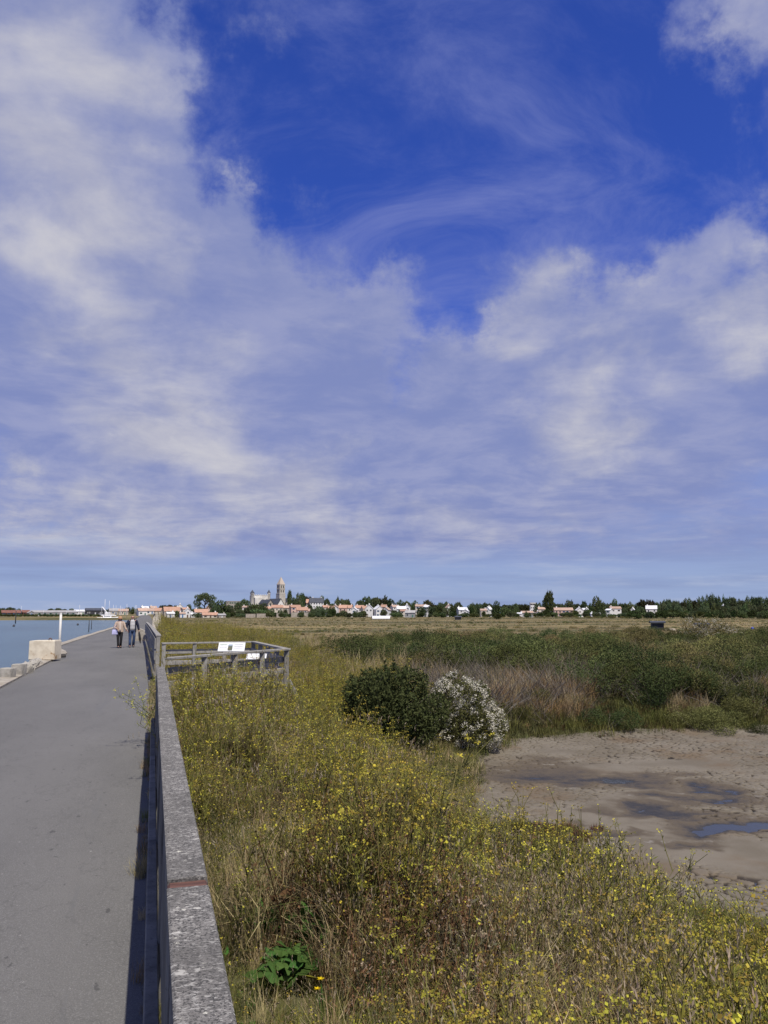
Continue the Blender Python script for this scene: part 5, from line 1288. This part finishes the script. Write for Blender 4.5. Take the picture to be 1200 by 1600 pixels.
# far shore of the channel
house(17, 26, 957.5, 953.8, 640, 'brown', 'red', 'long rust-red roofed shed on the far shore', False, .05, 12, win=4, chim=0, name='shed', cat='shed')
house(39, 12, 957, 953.5, 650, 'brown', 'red', 'smaller brown shed beside the long red-roofed shed', False, .3, 10, win=2, chim=0, name='shed', cat='shed')
house(84, 64, 957, 954, 680, 'grey', 'grey', 'very long low warehouse with pale grey roof on the far shore', False, 0, 20, win=8, chim=0, name='warehouse', cat='warehouse')
house(125, 17, 955.5, 953, 700, 'white', 'white', 'white boat hall behind the stored boats', False, 0, 12, win=2, chim=0, name='boat_hall', cat='warehouse')
house(148, 27, 954, 950.5, 690, 'dark', 'slate', 'dark clad boatyard hall behind the masts', False, .05, 16, win=3, chim=0, name='boat_hall', cat='warehouse')
house(178, 15, 954.5, 950.8, 700, 'cream', 'grey', 'beige harbour building behind the leaning crane', False, .1, 12, win=4, chim=0, name='harbour_building', cat='building')
house(193, 14, 954.8, 951.5, 690, 'cream', 'pale', 'cream harbour building with faded roof beside quay trees', False, 0, 12, win=4, chim=0, name='harbour_building', cat='building')
house(48, 8, 957.5, 955, 620, 'grey', 'grey', 'small grey hut between red shed and long warehouse', True, .2, 6, win=1, chim=0, name='shed', cat='shed')

# castle
c = at(407, 935, 840); g = gz(c.x, c.y); k = 840 / F
cas = empty('castle', (c.x, c.y, g), .12, 'white medieval keep with pointed corner turrets on the hill', 'castle')
WH = surf('castle_white', (.72, .70, .64), (.56, .53, .47), .25, .9, 0)
hz = at(407, 930.5, 840).z - g
m_ = MB(); m_.box((0, 6, hz / 2 - 2), (25 * k, 14, hz + 4)); bd = m_.build('keep', WH, cas)
for i in range(7): m_ = MB(); m_.box((-25 * k / 2 + 25 * k * (i + .5) / 7, -1.1 + .15, hz + .45), (1.5, .6, 1.0)); m_.build('merlon', WH, bd)
m_ = MB(); hw = at(407, 934, 840).z - g; m_.box((-3, -3.0, hw / 2 - 2), (8, 4, hw + 4)); m_.build('gatehouse', WH, cas)
for i in range(4): m_ = MB(); m_.box((-6 + i * 4.2, -1.05, hz * .62), (.8, .12, 1.6)); m_.build('window', GLASS, cas)
def turret(x, ytop_wall, ytip, r, y=0):
    ht = at(407, ytop_wall, 840).z - g; hp = at(407, ytip, 840).z - g
    m_ = MB(); m_.lathe([(r, -3), (r, ht - 1.2), (r * 1.15, ht - .9), (r * 1.15, ht), (0, ht)], 14, (x, y, 0)); t_ = m_.build('turret', WH, cas)
    m_ = MB(); m_.lathe([(r * 1.3, ht), (r * .55, ht + (hp - ht) * .5), (.02, hp), (0, hp)], 14, (x, y, 0)); m_.build('turret_roof', ROOFS['slate'], t_)
turret(-13.0 * k, 926.8, 921.5, 3.0 * k); turret(13.2 * k, 926.0, 920.8, 2.3 * k); turret(16.2 * k, 926.5, 921.5, 1.8 * k, 6)
# church: square stone tower with pyramid spire, slate nave
c = at(438.5, 940, 800); g = gz(c.x, c.y); k = 800 / F
ch = empty('church', (c.x, c.y, g), .38, 'stone church with tall square tower, pointed stone spire and slate nave', 'church')
ST = surf('church_stone', (.52, .48, .41), (.40, .365, .31), .3, .95, 0); w = 9.2 * k
zt = at(438, 913.5, 800).z - g; zs = at(438, 901, 800).z - g
m_ = MB(); m_.box((0, 0, zt * .3 - 2), (w * 1.16, w * 1.16, zt * .6 + 4)); m_.box((0, 0, zt * .6 + zt * .2), (w, w, zt * .4)); tw = m_.build('tower', ST, ch)
m_ = MB()
for z_ in (zt * .6 + .01, zt * .82, zt): m_.box((0, 0, z_), (w * (1.2 if z_ < zt * .65 else 1.07), w * (1.2 if z_ < zt * .65 else 1.07), .5))
m_.build('string_course', ST, tw)
m_ = MB(); b_ = w * .52
for i in range(4):
    a0, a1 = math.pi / 4 + i * math.pi / 2, math.pi / 4 + (i + 1) * math.pi / 2
    m_.face([(b_ * 1.414 * math.cos(a0), b_ * 1.414 * math.sin(a0), zt + .25), (b_ * 1.414 * math.cos(a1), b_ * 1.414 * math.sin(a1), zt + .25), (0, 0, zs)])
m_.build('spire', surf('spire_stone', (.50, .42, .34), (.42, .35, .28), .4, .95, 0), ch)
for fx, fy in ((0, -1), (1, 0), (-1, 0)):
    for q in (-.22, .22):
        for zz in (.90, .71):
            m_ = MB(); cx, cy = fx * (w / 2 + .02) + (q * w if fx == 0 else 0), fy * (w / 2 + .02) + (q * w if fy == 0 else 0)
            m_.box((cx, cy, zt * zz), (.95 if fx == 0 else .12, .95 if fy == 0 else .12, 2.4)); m_.build('belfry_opening', plain('belfry_dark', (.05, .045, .04), .9), tw)
def nave(x0, x1, y0, ye, yr, dpt, roof, name, gablewall):
    ze, zr_ = at(430, ye, 800).z - g, at(430, yr, 800).z - g; xm = (x0 + x1) / 2
    m_ = MB(); f = [(x0, y0, -3), (x1, y0, -3), (x1, y0, ze), (xm, y0, zr_), (x0, y0, ze)]; kk = [(x, y0 + dpt, z) for x, _, z in f]
    m_.face(f); m_.face(kk[::-1])
    for i in range(5): m_.face([f[(i + 1) % 5], f[i], kk[i], kk[(i + 1) % 5]])
    o = m_.build(name, gablewall, ch); m_ = MB()
    for s, xe in ((-1, x0), (1, x1)):
        P = [Vector((xe + s * .4, y0 - .4, ze - .3)), Vector((xm, y0 - .4, zr_ + .05)), Vector((xm, y0 + dpt, zr_ + .05)), Vector((xe + s * .4, y0 + dpt, ze - .3))]; Q = [p + Vector((0, 0, .3)) for p in P]; m_.face(P); m_.face(Q)
        for i in range(4): m_.face([P[i], P[(i + 1) % 4], Q[(i + 1) % 4], Q[i]])
    m_.build('roof', ROOFS['slate'], o); m_ = MB(); m_.box((xm, y0 - .03, ze * .7), (1.2, .1, 2.6)); m_.build('window', GLASS, o)
nave(-17 * k, -6 * k, -13, 945, 936, 22, 'slate', 'nave', WALLS['white']); nave(-26 * k, -17.2 * k, -4, 943, 937.5, 18, 'slate', 'aisle', WALLS['stone']); nave(6 * k, 18 * k, -4, 941.5, 935, 14, 'slate', 'choir', WALLS['stone'])

# walls, tunnel, huts on the marsh edge
def gwall(x0, x1, ytop, D, label, mat=WALLS['stone']):
    a, b = at(x0, 960, D), at(x1, 960, D * 1.01); ga = gz(a.x, a.y); h = max(1.2, at((x0 + x1) / 2, ytop, D).z - ga)
    m_ = MB(); v_ = b - a; L_ = math.hypot(v_.x, v_.y); n = max(2, int(L_ / 6))
    e = empty('garden_wall', (a.x, a.y, ga), math.atan2(v_.y, v_.x), label, 'wall', 'garden walls along the marsh')
    for i in range(n): m_ = MB(); m_.box((L_ * (i + .5) / n, 0, h / 2 - 1 + .08 * (i % 2)), (L_ / n, .5, h + 2)); m_.build('wall_panel', mat, e)
    m_ = MB(); m_.box((L_ / 2, 0, h + .16), (L_ + .2, .7, .12)); m_.build('coping', conc, e)
gwall(384, 399, 959.5, 575, 'stretch of pale garden wall below the castle trees'); gwall(401, 420, 959, 580, 'longer pale garden wall below the church'); gwall(432, 448, 958.5, 585, 'stone garden wall left of the salmon pink house'); gwall(455, 482, 957.2, 590, 'tall stone garden wall in front of the salmon pink house'); gwall(560, 575, 961, 600, 'low pale garden wall beside the white tunnel')
c = at(595, 963, 420); g = gz(c.x, c.y); e = empty('polytunnel', (c.x, c.y, g), -.2, 'bright white plastic growing tunnel lying on the tan marsh', 'greenhouse')
m_ = MB(); Lh = 13.5 * 420 / F; n = 10; zz = max(1.5, at(595, 962.2, 420).z - g)
arc = [(math.cos(math.pi * i / n) * 2.6, math.sin(math.pi * i / n) * zz) for i in range(n + 1)]
for (y0, z0), (y1, z1) in zip(arc[:-1], arc[1:]): m_.face([(-Lh, y0, z0), (Lh, y0, z0), (Lh, y1, z1), (-Lh, y1, z1)], 0, True)
m_.face([(-Lh, y, z) for y, z in arc]); m_.face([(Lh, y, z) for y, z in arc][::-1]); m_.build('cover', plain('white_plastic', (.80, .80, .78), .4), e)
m_ = MB(); m_.box((0, -2.62, .2), (Lh * 2 + .1, .1, .4)); m_.build('skirt', WALLS['grey'], e)
def hut(xc, wpx, yt, D, label, wall='dark', roof='slate'): return house(xc, wpx, yt + 1.0, yt, D, wall, roof, label, False, .1, 3.0, win=1, chim=0, name='hut', cat='hut', stor=1)
hut(715.5, 9, 963.3, 380, 'small dark hut alone on the tan marsh'); hut(1026, 17, 972.5, 155, 'low dark shack on the marsh beside pale pallets', 'dark', 'slate'); hut(1091, 8, 975.2, 150, 'dark cabin next to its twin by the sandy track'); hut(1100, 8, 975.4, 151, 'dark cabin farther along the sandy track')
for i, (x, y, w, h) in enumerate([(1038, 977, 5, 2.6), (1045, 978, 4, 3.4), (1051, 978.5, 5, 2.6)]):
    q = at(x, y, 150); m_ = MB(); s = 150 / F; m_.box((0, 0, h * s / 2), (w * s, .8, h * s), bev=.05, jit=.04); o = m_.build('pallet_stack', WALLS['cream'], None, (q.x, q.y, gz(q.x, q.y))); tag(o, 'pale stack of crates on the marsh beside the dark shack', 'crate', 'pale crates by the shack')
# blue tarpaulin heap
q = at(1176, 984, 150); m_ = MB(); m_.lathe([(.3, 0), (.28, .2), (.16, .34), (0, .4)], 9, sx=1.2); tag(m_.build('tarpaulin_heap', plain('blue_tarp', (.04, .07, .40), .5), None, (q.x, q.y, gz(q.x, q.y) + .3)), 'small heap under a bright blue tarpaulin on the marsh', 'tarpaulin')
# sandy track
m_ = MB(); tp = [at(x, y, D) for x, y, D in ((1055, 0, 235), (1100, 0, 225), (1150, 0, 215), (1220, 0, 205), (1330, 0, 195))]
tr = []
for i in range(len(tp) - 1):
    for t in np.linspace(0, 1, 12, endpoint=False): tr.append(tp[i].lerp(tp[i + 1], t))
for a, b in zip(tr[:-1], tr[1:]):
    m_.face([(a.x, a.y - 2, gz(a.x, a.y - 2) + .12), (b.x, b.y - 2, gz(b.x, b.y - 2) + .12), (b.x, b.y + 2, gz(b.x, b.y + 2) + .12), (a.x, a.y + 2, gz(a.x, a.y + 2) + .12)])
tag(m_.build('sandy_track', surf('sand_track', (.36, .30, .20), (.28, .23, .15), .5, .95, .1)), kind='structure')

# boats
HULL = plain('boat_white', (.80, .80, .80), .3); BLUEH = plain('boat_blue', (.05, .09, .2), .3); MAST = plain('mast_alloy', (.62, .63, .65), .4, .0)
def boat(xc, y, D, Lp, mastpx, label, z=None, yaw=0., hull=HULL, cabin=True, group='boats in the harbour'):
    q = at(xc, y, D); g = z if z is not None else gz(q.x, q.y); k = D / F; L_ = Lp * k
    e = empty('boat', (q.x, q.y, g), yaw, label, 'boat', group); m_ = MB(); b0 = len(m_.v); B_ = L_ * .16; Hh = L_ * .115 + .3
    st = [(-.5, .75, 1.0), (-.25, 1, .95), (.1, 1, .97), (.35, .6, 1.06), (.5, .03, 1.18)]
    for t, bw, hh in st:
        for s, zz in ((-1, hh), (-.72, .35), (0, 0), (.72, .35), (1, hh)): m_.v.append((t * L_, s * bw * B_, zz * Hh))
    for i in range(4):
        for j in range(4): m_.f.append((b0 + i * 5 + j, b0 + i * 5 + j + 1, b0 + i * 5 + 6 + j, b0 + i * 5 + 5 + j)); m_.m.append(0); m_.sm.append(True)
        m_.f.append((b0 + i * 5, b0 + i * 5 + 5, b0 + i * 5 + 9, b0 + i * 5 + 4)); m_.m.append(0); m_.sm.append(False)
    m_.f.append((b0, b0 + 1, b0 + 2, b0 + 3, b0 + 4)); m_.m.append(0); m_.sm.append(False)
    m_.build('hull', hull, e)
    if cabin:
        m_ = MB(); m_.box((-.02 * L_, 0, Hh * 1.28), (L_ * .42, B_ * 1.2, Hh * .6), taper=.86); cb = m_.build('cabin', HULL, e)
        for s in (-1, 1): m_ = MB(); m_.box((-.02 * L_, s * B_ * .585, Hh * 1.28), (L_ * .3, .06, Hh * .2)); m_.build('window', GLASS, cb)
    if mastpx:
        m_ = MB(); m_.tube([(L_ * .06, 0, Hh * .8), (L_ * .06, 0, mastpx * k)], [.16, .11], 6); ms = m_.build('mast', MAST, e)
        m_ = MB(); m_.tube([(L_ * .06, 0, Hh * 2.0), (-L_ * .38, 0, Hh * 2.0)], .12, 6); m_.build('boom', MAST, ms)
    return e
WL = -2.8
boat(168, 967, 545, 31, 30, 'long white yacht moored at the far end of the channel', WL, .05)
boat(187, 965, 560, 12, 22, 'small white sailing boat moored beside the long yacht', WL, .3)
boat(197, 963, 575, 11, 24, 'slim white sailing boat behind the walking couple', WL, -.2)
boat(210, 963, 590, 12, 22, 'white sailing boat moored near the quay houses', WL, .2)
boat(203, 965, 565, 12, 0, 'white motor boat moored near the quay houses', WL, .1)
for x, L_, mp, lab in ((112, 13, 0, 'white motor boat laid up beside the long warehouse'), (123, 14, 18, 'white sailing boat laid up ashore with its mast standing'), (134, 14, 0, 'white hull laid up ashore before the dark boatyard hall'), (83, 13, 0, 'pale hull laid up alone before the long warehouse'), (158, 12, 16, 'white sailing boat ashore beneath the leaning crane'), (176, 11, 18, 'white sailing boat ashore beside the beige harbour building'), (58, 9, 0, 'small pale boat laid up beside the small grey hut')):
    boat(x, 960, 600, L_, mp, lab, None, hr.uniform(-.4, .4), group='boats laid up on the far shore')
q = at(163, 962, 590); g = gz(q.x, q.y); e = empty('boat_crane', (q.x, q.y, g), 0, 'white boatyard crane with leaning jib and tall mast', 'crane'); k = 590 / F
m_ = MB(); m_.tube([(5 * k, 0, 2), (-3.4 * k, 0, 15 * k)], [.55, .35], 8); m_.build('jib', HULL, e)
m_ = MB(); m_.tube([(0, 2, 0), (0, 2, 27 * k)], [.3, .15], 6); m_.build('mast', MAST, e)
m_ = MB(); m_.box((5 * k, 0, 1.6), (4, 3, 3.2), bev=.2); m_.build('cab', HULL, e)
for x, hpx in ((181, 16), (190.5, 13), (33, 15), (213, 16), (104, 8), (68, 9)):
    q = at(x, 958, 640); g = gz(q.x, q.y); e = empty('lamp_mast', (q.x, q.y, g), 0, 'thin pale mast standing on the far shore', 'mast', 'thin masts on the far shore')
    m_ = MB(); m_.tube([(0, 0, 0), (0, 0, hpx * 640 / F)], [.14, .09], 6); m_.build('pole', MAST, e); m_ = MB(); m_.box((0, 0, hpx * 640 / F), (1.2, .15, .12)); m_.build('crossbar', MAST, e)

# trees ------------------------------------------------------------
M_T1 = leafm('tree_dark', (.07, .092, .045), .35, .03, .2, (.10, .122, .06)); M_T2 = leafm('tree_mid', (.075, .105, .042), .35, .03, .2, (.11, .135, .055)); M_T3 = leafm('tree_brownish', (.065, .06, .030), .3, .03, .2, (.04, .045, .022)); M_T4 = leafm('tree_light', (.075, .10, .036), .3, .03, .2)
BARK = surf('tree_bark', (.10, .08, .06), (.06, .05, .04), 2, .95, 0)
def tcrown(seed, kind, mat, n=900):
    r = random.Random(seed); lb = []
    if kind == 'round':
        for i in range(13): a = r.uniform(0, 6.28); rr = r.uniform(0, .58); lb.append((Vector((rr * math.cos(a), rr * math.sin(a), r.uniform(.28, .80 - .25 * rr))), r.uniform(.24, .40)))
        return crown_mesh('crown', seed, lb, n, .17, .10, [mat], .62, .4, .05)
    if kind == 'poplar':
        for i in range(14): z = .1 + .82 * i / 13; lb.append((Vector((r.uniform(-.25, .25), r.uniform(-.25, .25), z)), .62 * math.sin(math.pi * (.12 + .80 * (1 - i / 13) ** .8)) + .1))
        return crown_mesh('crown', seed, lb, n, .22, .10, [mat], .16, .4, .03)
    if kind == 'conifer':
        for i in range(14): z = .12 + .78 * i / 13; R = .75 * (1 - z) + .12; a = r.uniform(0, 6.28); lb.append((Vector((R * .35 * math.cos(a), R * .35 * math.sin(a), z)), R))
        return crown_mesh('crown', seed, lb, n, .20, .09, [mat], .25, .5, .05)
    if kind == 'pine':
        for i in range(20):
            a = r.uniform(0, 6.28); rr = math.sqrt(r.random()) * .82; z = .60 + .30 * (1 - rr * rr) + r.uniform(-.10, .04)
            if i > 13: z = r.uniform(.40, .58); rr = r.uniform(.35, .75)
            lb.append((Vector((rr * math.cos(a), rr * math.sin(a), z)), r.uniform(.15, .27)))
        return crown_mesh('crown', seed, lb, n * 2, .10, .05, [mat], .38, .6, .2)
def ttrunk(kind, seed):
    r = random.Random(seed); m_ = MB(); m_.tube([(0, 0, -.1), (.02, 0, .2), (.0, .02, .55)], [.07, .05, .03], 6)
    for i in range(6):
        a = i * 1.05 + r.random(); zz = .25 + .06 * i if kind != 'pine' else .40 + .04 * i; R = .5 if kind != 'poplar' else .25
        m_.tube([(0, 0, zz), (R * .5 * math.cos(a), R * .5 * math.sin(a), zz + .12), (R * math.cos(a), R * math.sin(a), zz + .22)], [.03, .02, .008], 5)
    return m_.mesh('trunk', [BARK])
TT = {}
for i, (kd, mt, nm) in enumerate([('round', M_T1, 'rd'), ('round', M_T2, 'rm'), ('round', M_T3, 'rb'), ('round', M_T4, 'rl'), ('poplar', M_T2, 'po'), ('conifer', M_T1, 'co'), ('conifer', M_T2, 'cm'), ('pine', M_T1, 'pi'), ('round', M_T1, 'rd2'), ('round', M_T2, 'rm2')]):
    TT[nm] = (tcrown(100 + i, kd, mt), ttrunk(kd, 200 + i))
TL = {'rd': ('dark_tree', 'dark green round-crowned tree among the village houses'), 'rd2': ('dark_tree', 'dark green lumpy-crowned tree among the village houses'), 'rm': ('green_tree', 'mid green round-crowned tree among the village houses'), 'rm2': ('green_tree', 'mid green lumpy-crowned tree among the village houses'),
      'rb': ('brown_tree', 'brownish dark broad-crowned tree behind the houses'), 'rl': ('light_tree', 'light green bushy tree at the marsh edge'), 'po': ('poplar_tree', 'narrow upright poplar tree by the village'), 'co': ('conifer_tree', 'dark pointed conifer in the tree belt behind the marsh'), 'cm': ('conifer_tree', 'green pointed conifer in the tree belt behind the marsh'), 'pi': ('pine_tree', 'spreading dark pine with flat layered crown')}
LM = [(17, 'the red-roofed shed'), (84, 'the long grey warehouse'), (148, 'the dark boatyard hall'), (195, 'the cream harbour building'), (230, 'the quay row'), (268, 'the big orange roof'), (293, 'the narrow white gable'), (321, 'the umbrella pine'), (364, 'the flat stone building'), (400, 'the castle'), (438, 'the church tower'), (472, 'the salmon pink house'), (494, 'the slate mansion'), (536, 'the pink house'), (577, 'the tall white gable'), (600, 'the white tunnel'), (636, 'the grey bungalow'), (658, 'the long cream house'), (722, 'the bright-roofed bungalow'), (760, 'the hidden cottage'), (823, 'the broad-roofed bungalow'), (857, 'the tallest poplar'), (883, 'the long pink bungalow'), (932, 'the low boundary building'), (961, 'the garden villa'), (1018, 'the white-roofed villa'), (1131, 'the buried white gable')]
TD = {'rd': 'dark green round-crowned tree', 'rd2': 'dark green lumpy-crowned tree', 'rm': 'mid green round-crowned tree', 'rm2': 'mid green lumpy-crowned tree', 'rb': 'brownish broad-crowned tree', 'rl': 'light green bushy tree', 'po': 'narrow upright poplar', 'co': 'dark pointed conifer', 'cm': 'green pointed conifer', 'pi': 'spreading pine'}
TG = {'trees of the village': 'among the houses by ', 'tree belt beyond the marsh': 'in the tree belt beyond ', 'rounded bushes at the marsh edge': 'low on the marsh edge before ', 'low bushes on the far shore': 'low on the far shore before ', 'woods behind the village': 'in the woods far behind '}
def tree(xc, wpx, ytop, D, nm, label=None, group='trees of the village', yb=None):
    c = at(xc, ytop, D); g = gz(c.x, c.y); h = max(2.0, c.z - g); s = wpx / 2 * D / F * 1.22
    if s > h * 1.5: s = h * 1.5
    e = empty(TL[nm][0], (c.x, c.y, g), hr.uniform(0, 6.28), label or (TD[nm] + ' ' + TG[group] + min(LM, key=lambda q_: abs(q_[0] - xc))[1]), 'tree', None if label else group); e.scale = (s, s, h)
    link('crown', TT[nm][0], e); link('trunk', TT[nm][1], e); return e
tree(320.5, 33, 925.5, 640, 'pi', 'large umbrella pine with layered crown rising above orange cottages')
tree(857, 16, 924, 690, 'po', 'tallest poplar standing beside the long pink bungalow')
tree(452.5, 7.5, 923, 760, 'po', 'slim dark poplar close to the church tower')
for a in [(345, 32, 939, 620, 'rm'), (336, 16, 944, 610, 'rd'), (358, 16, 944, 640, 'rd'), (382, 22, 934.5, 730, 'rd'), (372, 16, 940, 690, 'rd2'), (398, 26, 941, 660, 'rm2'), (412, 20, 943, 640, 'rm'), (388, 26, 948, 610, 'rd'), (404, 30, 950, 600, 'rm2'), (424, 16, 951, 610, 'rm'), (376, 16, 951, 600, 'rd2'), (438, 12, 953, 600, 'rm'),
          (466, 14, 927, 760, 'co'), (459, 12, 932, 750, 'rd'), (472, 10, 927.5, 770, 'po'), (481, 15, 928.5, 790, 'rb'), (503, 12, 931.5, 790, 'rm'), (511, 14, 933.5, 760, 'rd'), (530, 20, 934, 760, 'rd'), (540, 16, 935.5, 770, 'rm2'), (528, 7, 931.5, 770, 'co'), (548, 9, 942, 720, 'rd2'), (518, 18, 947, 640, 'rm'), (497, 15, 945.5, 640, 'rd'), (505, 14, 950, 610, 'rd2'), (520, 14, 951.5, 600, 'rl'), (484, 12, 942.5, 690, 'rd'), (489, 12, 950, 620, 'rd'), (536, 14, 953, 600, 'rd2'), (446, 9, 951, 620, 'rd'), (472, 10, 955, 580, 'rm'),
          (543, 11, 935, 800, 'rd'), (563, 17, 936, 770, 'rd'), (574, 18, 930.2, 780, 'rd'), (588, 18, 932, 780, 'rd2'), (602, 16, 931, 790, 'co'), (610, 14, 934, 780, 'rd'), (595, 18, 931.5, 800, 'rb'), (625, 18, 938, 780, 'rm'), (636, 18, 938.5, 770, 'rd2'), (648, 16, 939, 780, 'rm'), (669, 21, 934, 760, 'rb'), (688, 14, 939.5, 760, 'rd'), (697, 12, 939, 740, 'rd2'), (660, 16, 947, 640, 'rd'), (673, 18, 946.5, 630, 'rd2'), (686, 18, 945.5, 630, 'rl'), (696, 14, 948, 620, 'rd'), (716, 21, 939, 740, 'rd'), (706, 12, 944, 660, 'rm'), (600, 14, 951, 620, 'rd'), (615, 12, 952.5, 615, 'rd2'), (622, 16, 954.5, 600, 'rd'), (568, 12, 953.5, 610, 'rd'), (556, 12, 955, 600, 'rm'),
          (738, 16, 943, 700, 'rm'), (747, 14, 941, 730, 'rd'), (757, 13, 940.5, 740, 'rd2'), (735, 10, 947, 660, 'rl'), (776, 19, 940, 680, 'rm'), (788, 18, 947, 650, 'rm2'), (797, 14, 944, 700, 'rd'), (806, 16, 942, 720, 'rd2'), (819, 18, 941, 740, 'rb'), (841, 14, 940, 730, 'rd'), (806, 14, 949, 660, 'rm'), (855, 14, 951, 650, 'rl'), (851, 10, 937, 720, 'rm'), (866, 10, 940, 740, 'rd'), (873, 12, 942, 720, 'rd'), (889, 19, 935.5, 740, 'rd'), (902, 14, 942, 750, 'rd2'), (912, 15, 937, 750, 'rd'), (923, 12, 943, 740, 'rm'), (932, 20, 932.5, 720, 'rm'), (940, 16, 938, 700, 'rm2'), (952, 14, 941, 750, 'rd'), (960, 14, 936.5, 780, 'rm'), (973, 18, 940, 780, 'rm2'), (985, 14, 941, 770, 'rm'), (917, 16, 951, 650, 'rm'), (938, 18, 952, 650, 'rd'), (898, 12, 953, 650, 'rl'), (976, 12, 948, 690, 'rd'), (1003, 20, 933, 740, 'rb'), (1015, 22, 933.5, 750, 'rb'), (998, 16, 946, 680, 'rd'), (1026, 14, 939, 730, 'rd'),
          (16, 22, 948, 760, 'rd'), (4, 16, 949, 750, 'rd'), (80, 12, 950, 780, 'rd'), (90, 12, 949.5, 790, 'rd2'), (101, 14, 951, 780, 'rd'), (112, 14, 951, 790, 'rm'), (200, 10, 948, 720, 'rd'), (208, 11, 949, 700, 'rm'), (214, 8, 950, 690, 'rd'), (255, 14, 944, 790, 'rb'), (265, 14, 943.5, 800, 'rb'), (275, 11, 945, 780, 'rd'), (296, 9, 943, 730, 'rd'), (303, 9, 950, 640, 'rd'), (276, 13, 953.5, 600, 'rd'), (282, 10, 955, 595, 'rm'), (263, 7, 954, 600, 'rd2'), (309, 16, 957, 565, 'rd'), (313, 9, 948, 660, 'rd'), (331, 10, 951, 640, 'rd2'), (355, 12, 957, 575, 'rm'), (1, 10, 952, 690, 'rm'), (30, 10, 951, 740, 'rm')]:
    tree(*a)
# tree belt on the right
bp = np.interp
for i, x in enumerate(np.arange(1034, 1300, 5.4)):
    yt = float(np.interp(x, [1034, 1042, 1060, 1080, 1095, 1112, 1128, 1140, 1156, 1170, 1185, 1200, 1300], [938, 933, 938, 934, 932, 928.5, 931, 930.5, 937, 932, 929.5, 932, 931])) + hr.uniform(-1, 2.5)
    tree(float(x) + hr.uniform(-2, 2), hr.uniform(11, 17), yt, 690 + hr.uniform(0, 90), hr.choice(['co', 'cm', 'rd', 'rd', 'rd2', 'rm', 'rb'] if x > 1060 else ['rd', 'co']), group='tree belt beyond the marsh')
for i, x in enumerate(np.arange(1036, 1300, 8.5)):
    tree(float(x) + hr.uniform(-3, 3), hr.uniform(12, 18), 943 + hr.uniform(-2, 4), 640 + hr.uniform(0, 40), hr.choice(['rd', 'rd2', 'cm', 'co']), group='tree belt beyond the marsh')
# bushes in front of the belt and along the marsh edge
for i in range(46):
    x = 985 + i * 6.8 + hr.uniform(-3, 3); tree(x, hr.uniform(10, 22), 953.5 + hr.uniform(-2.5, 5), 470 + hr.uniform(-60, 90), hr.choice(['rm', 'rl', 'rm2', 'rl', 'rd2']), group='rounded bushes at the marsh edge')
for i in range(80):
    x = 330 + i * 8.3 + hr.uniform(-4, 4)
    if 575 < x < 615: continue
    tree(x, hr.uniform(8, 17), 957.2 + hr.uniform(-2.6, 2.5), 585 + hr.uniform(-15, 40), hr.choice(['rm', 'rl', 'rd2', 'rd', 'rm2']), group='rounded bushes at the marsh edge')
for i in range(26):
    x = 2 + i * 6.1; tree(x, hr.uniform(6, 11), 960.5 + hr.uniform(-1.5, 1.2), 578 + hr.uniform(0, 14), hr.choice(['rl', 'rm', 'rl']), group='low bushes on the far shore')
for i in range(60):   # woods closing the view behind the village
    x = -60 + i * 23 + hr.uniform(-8, 8); tree(x, hr.uniform(22, 34), float(np.interp(x, [0, 220, 300, 400, 520, 700, 1000, 1300], [953, 952, 949, 946, 942, 943, 943, 939])) + hr.uniform(-1, 2), 930 + hr.uniform(0, 80), hr.choice(['rd', 'rm', 'rd2']), group='woods behind the village')
tree(778, 15, 957.5, 395, 'rl', 'grey-green bushy tree standing alone on the tan marsh')
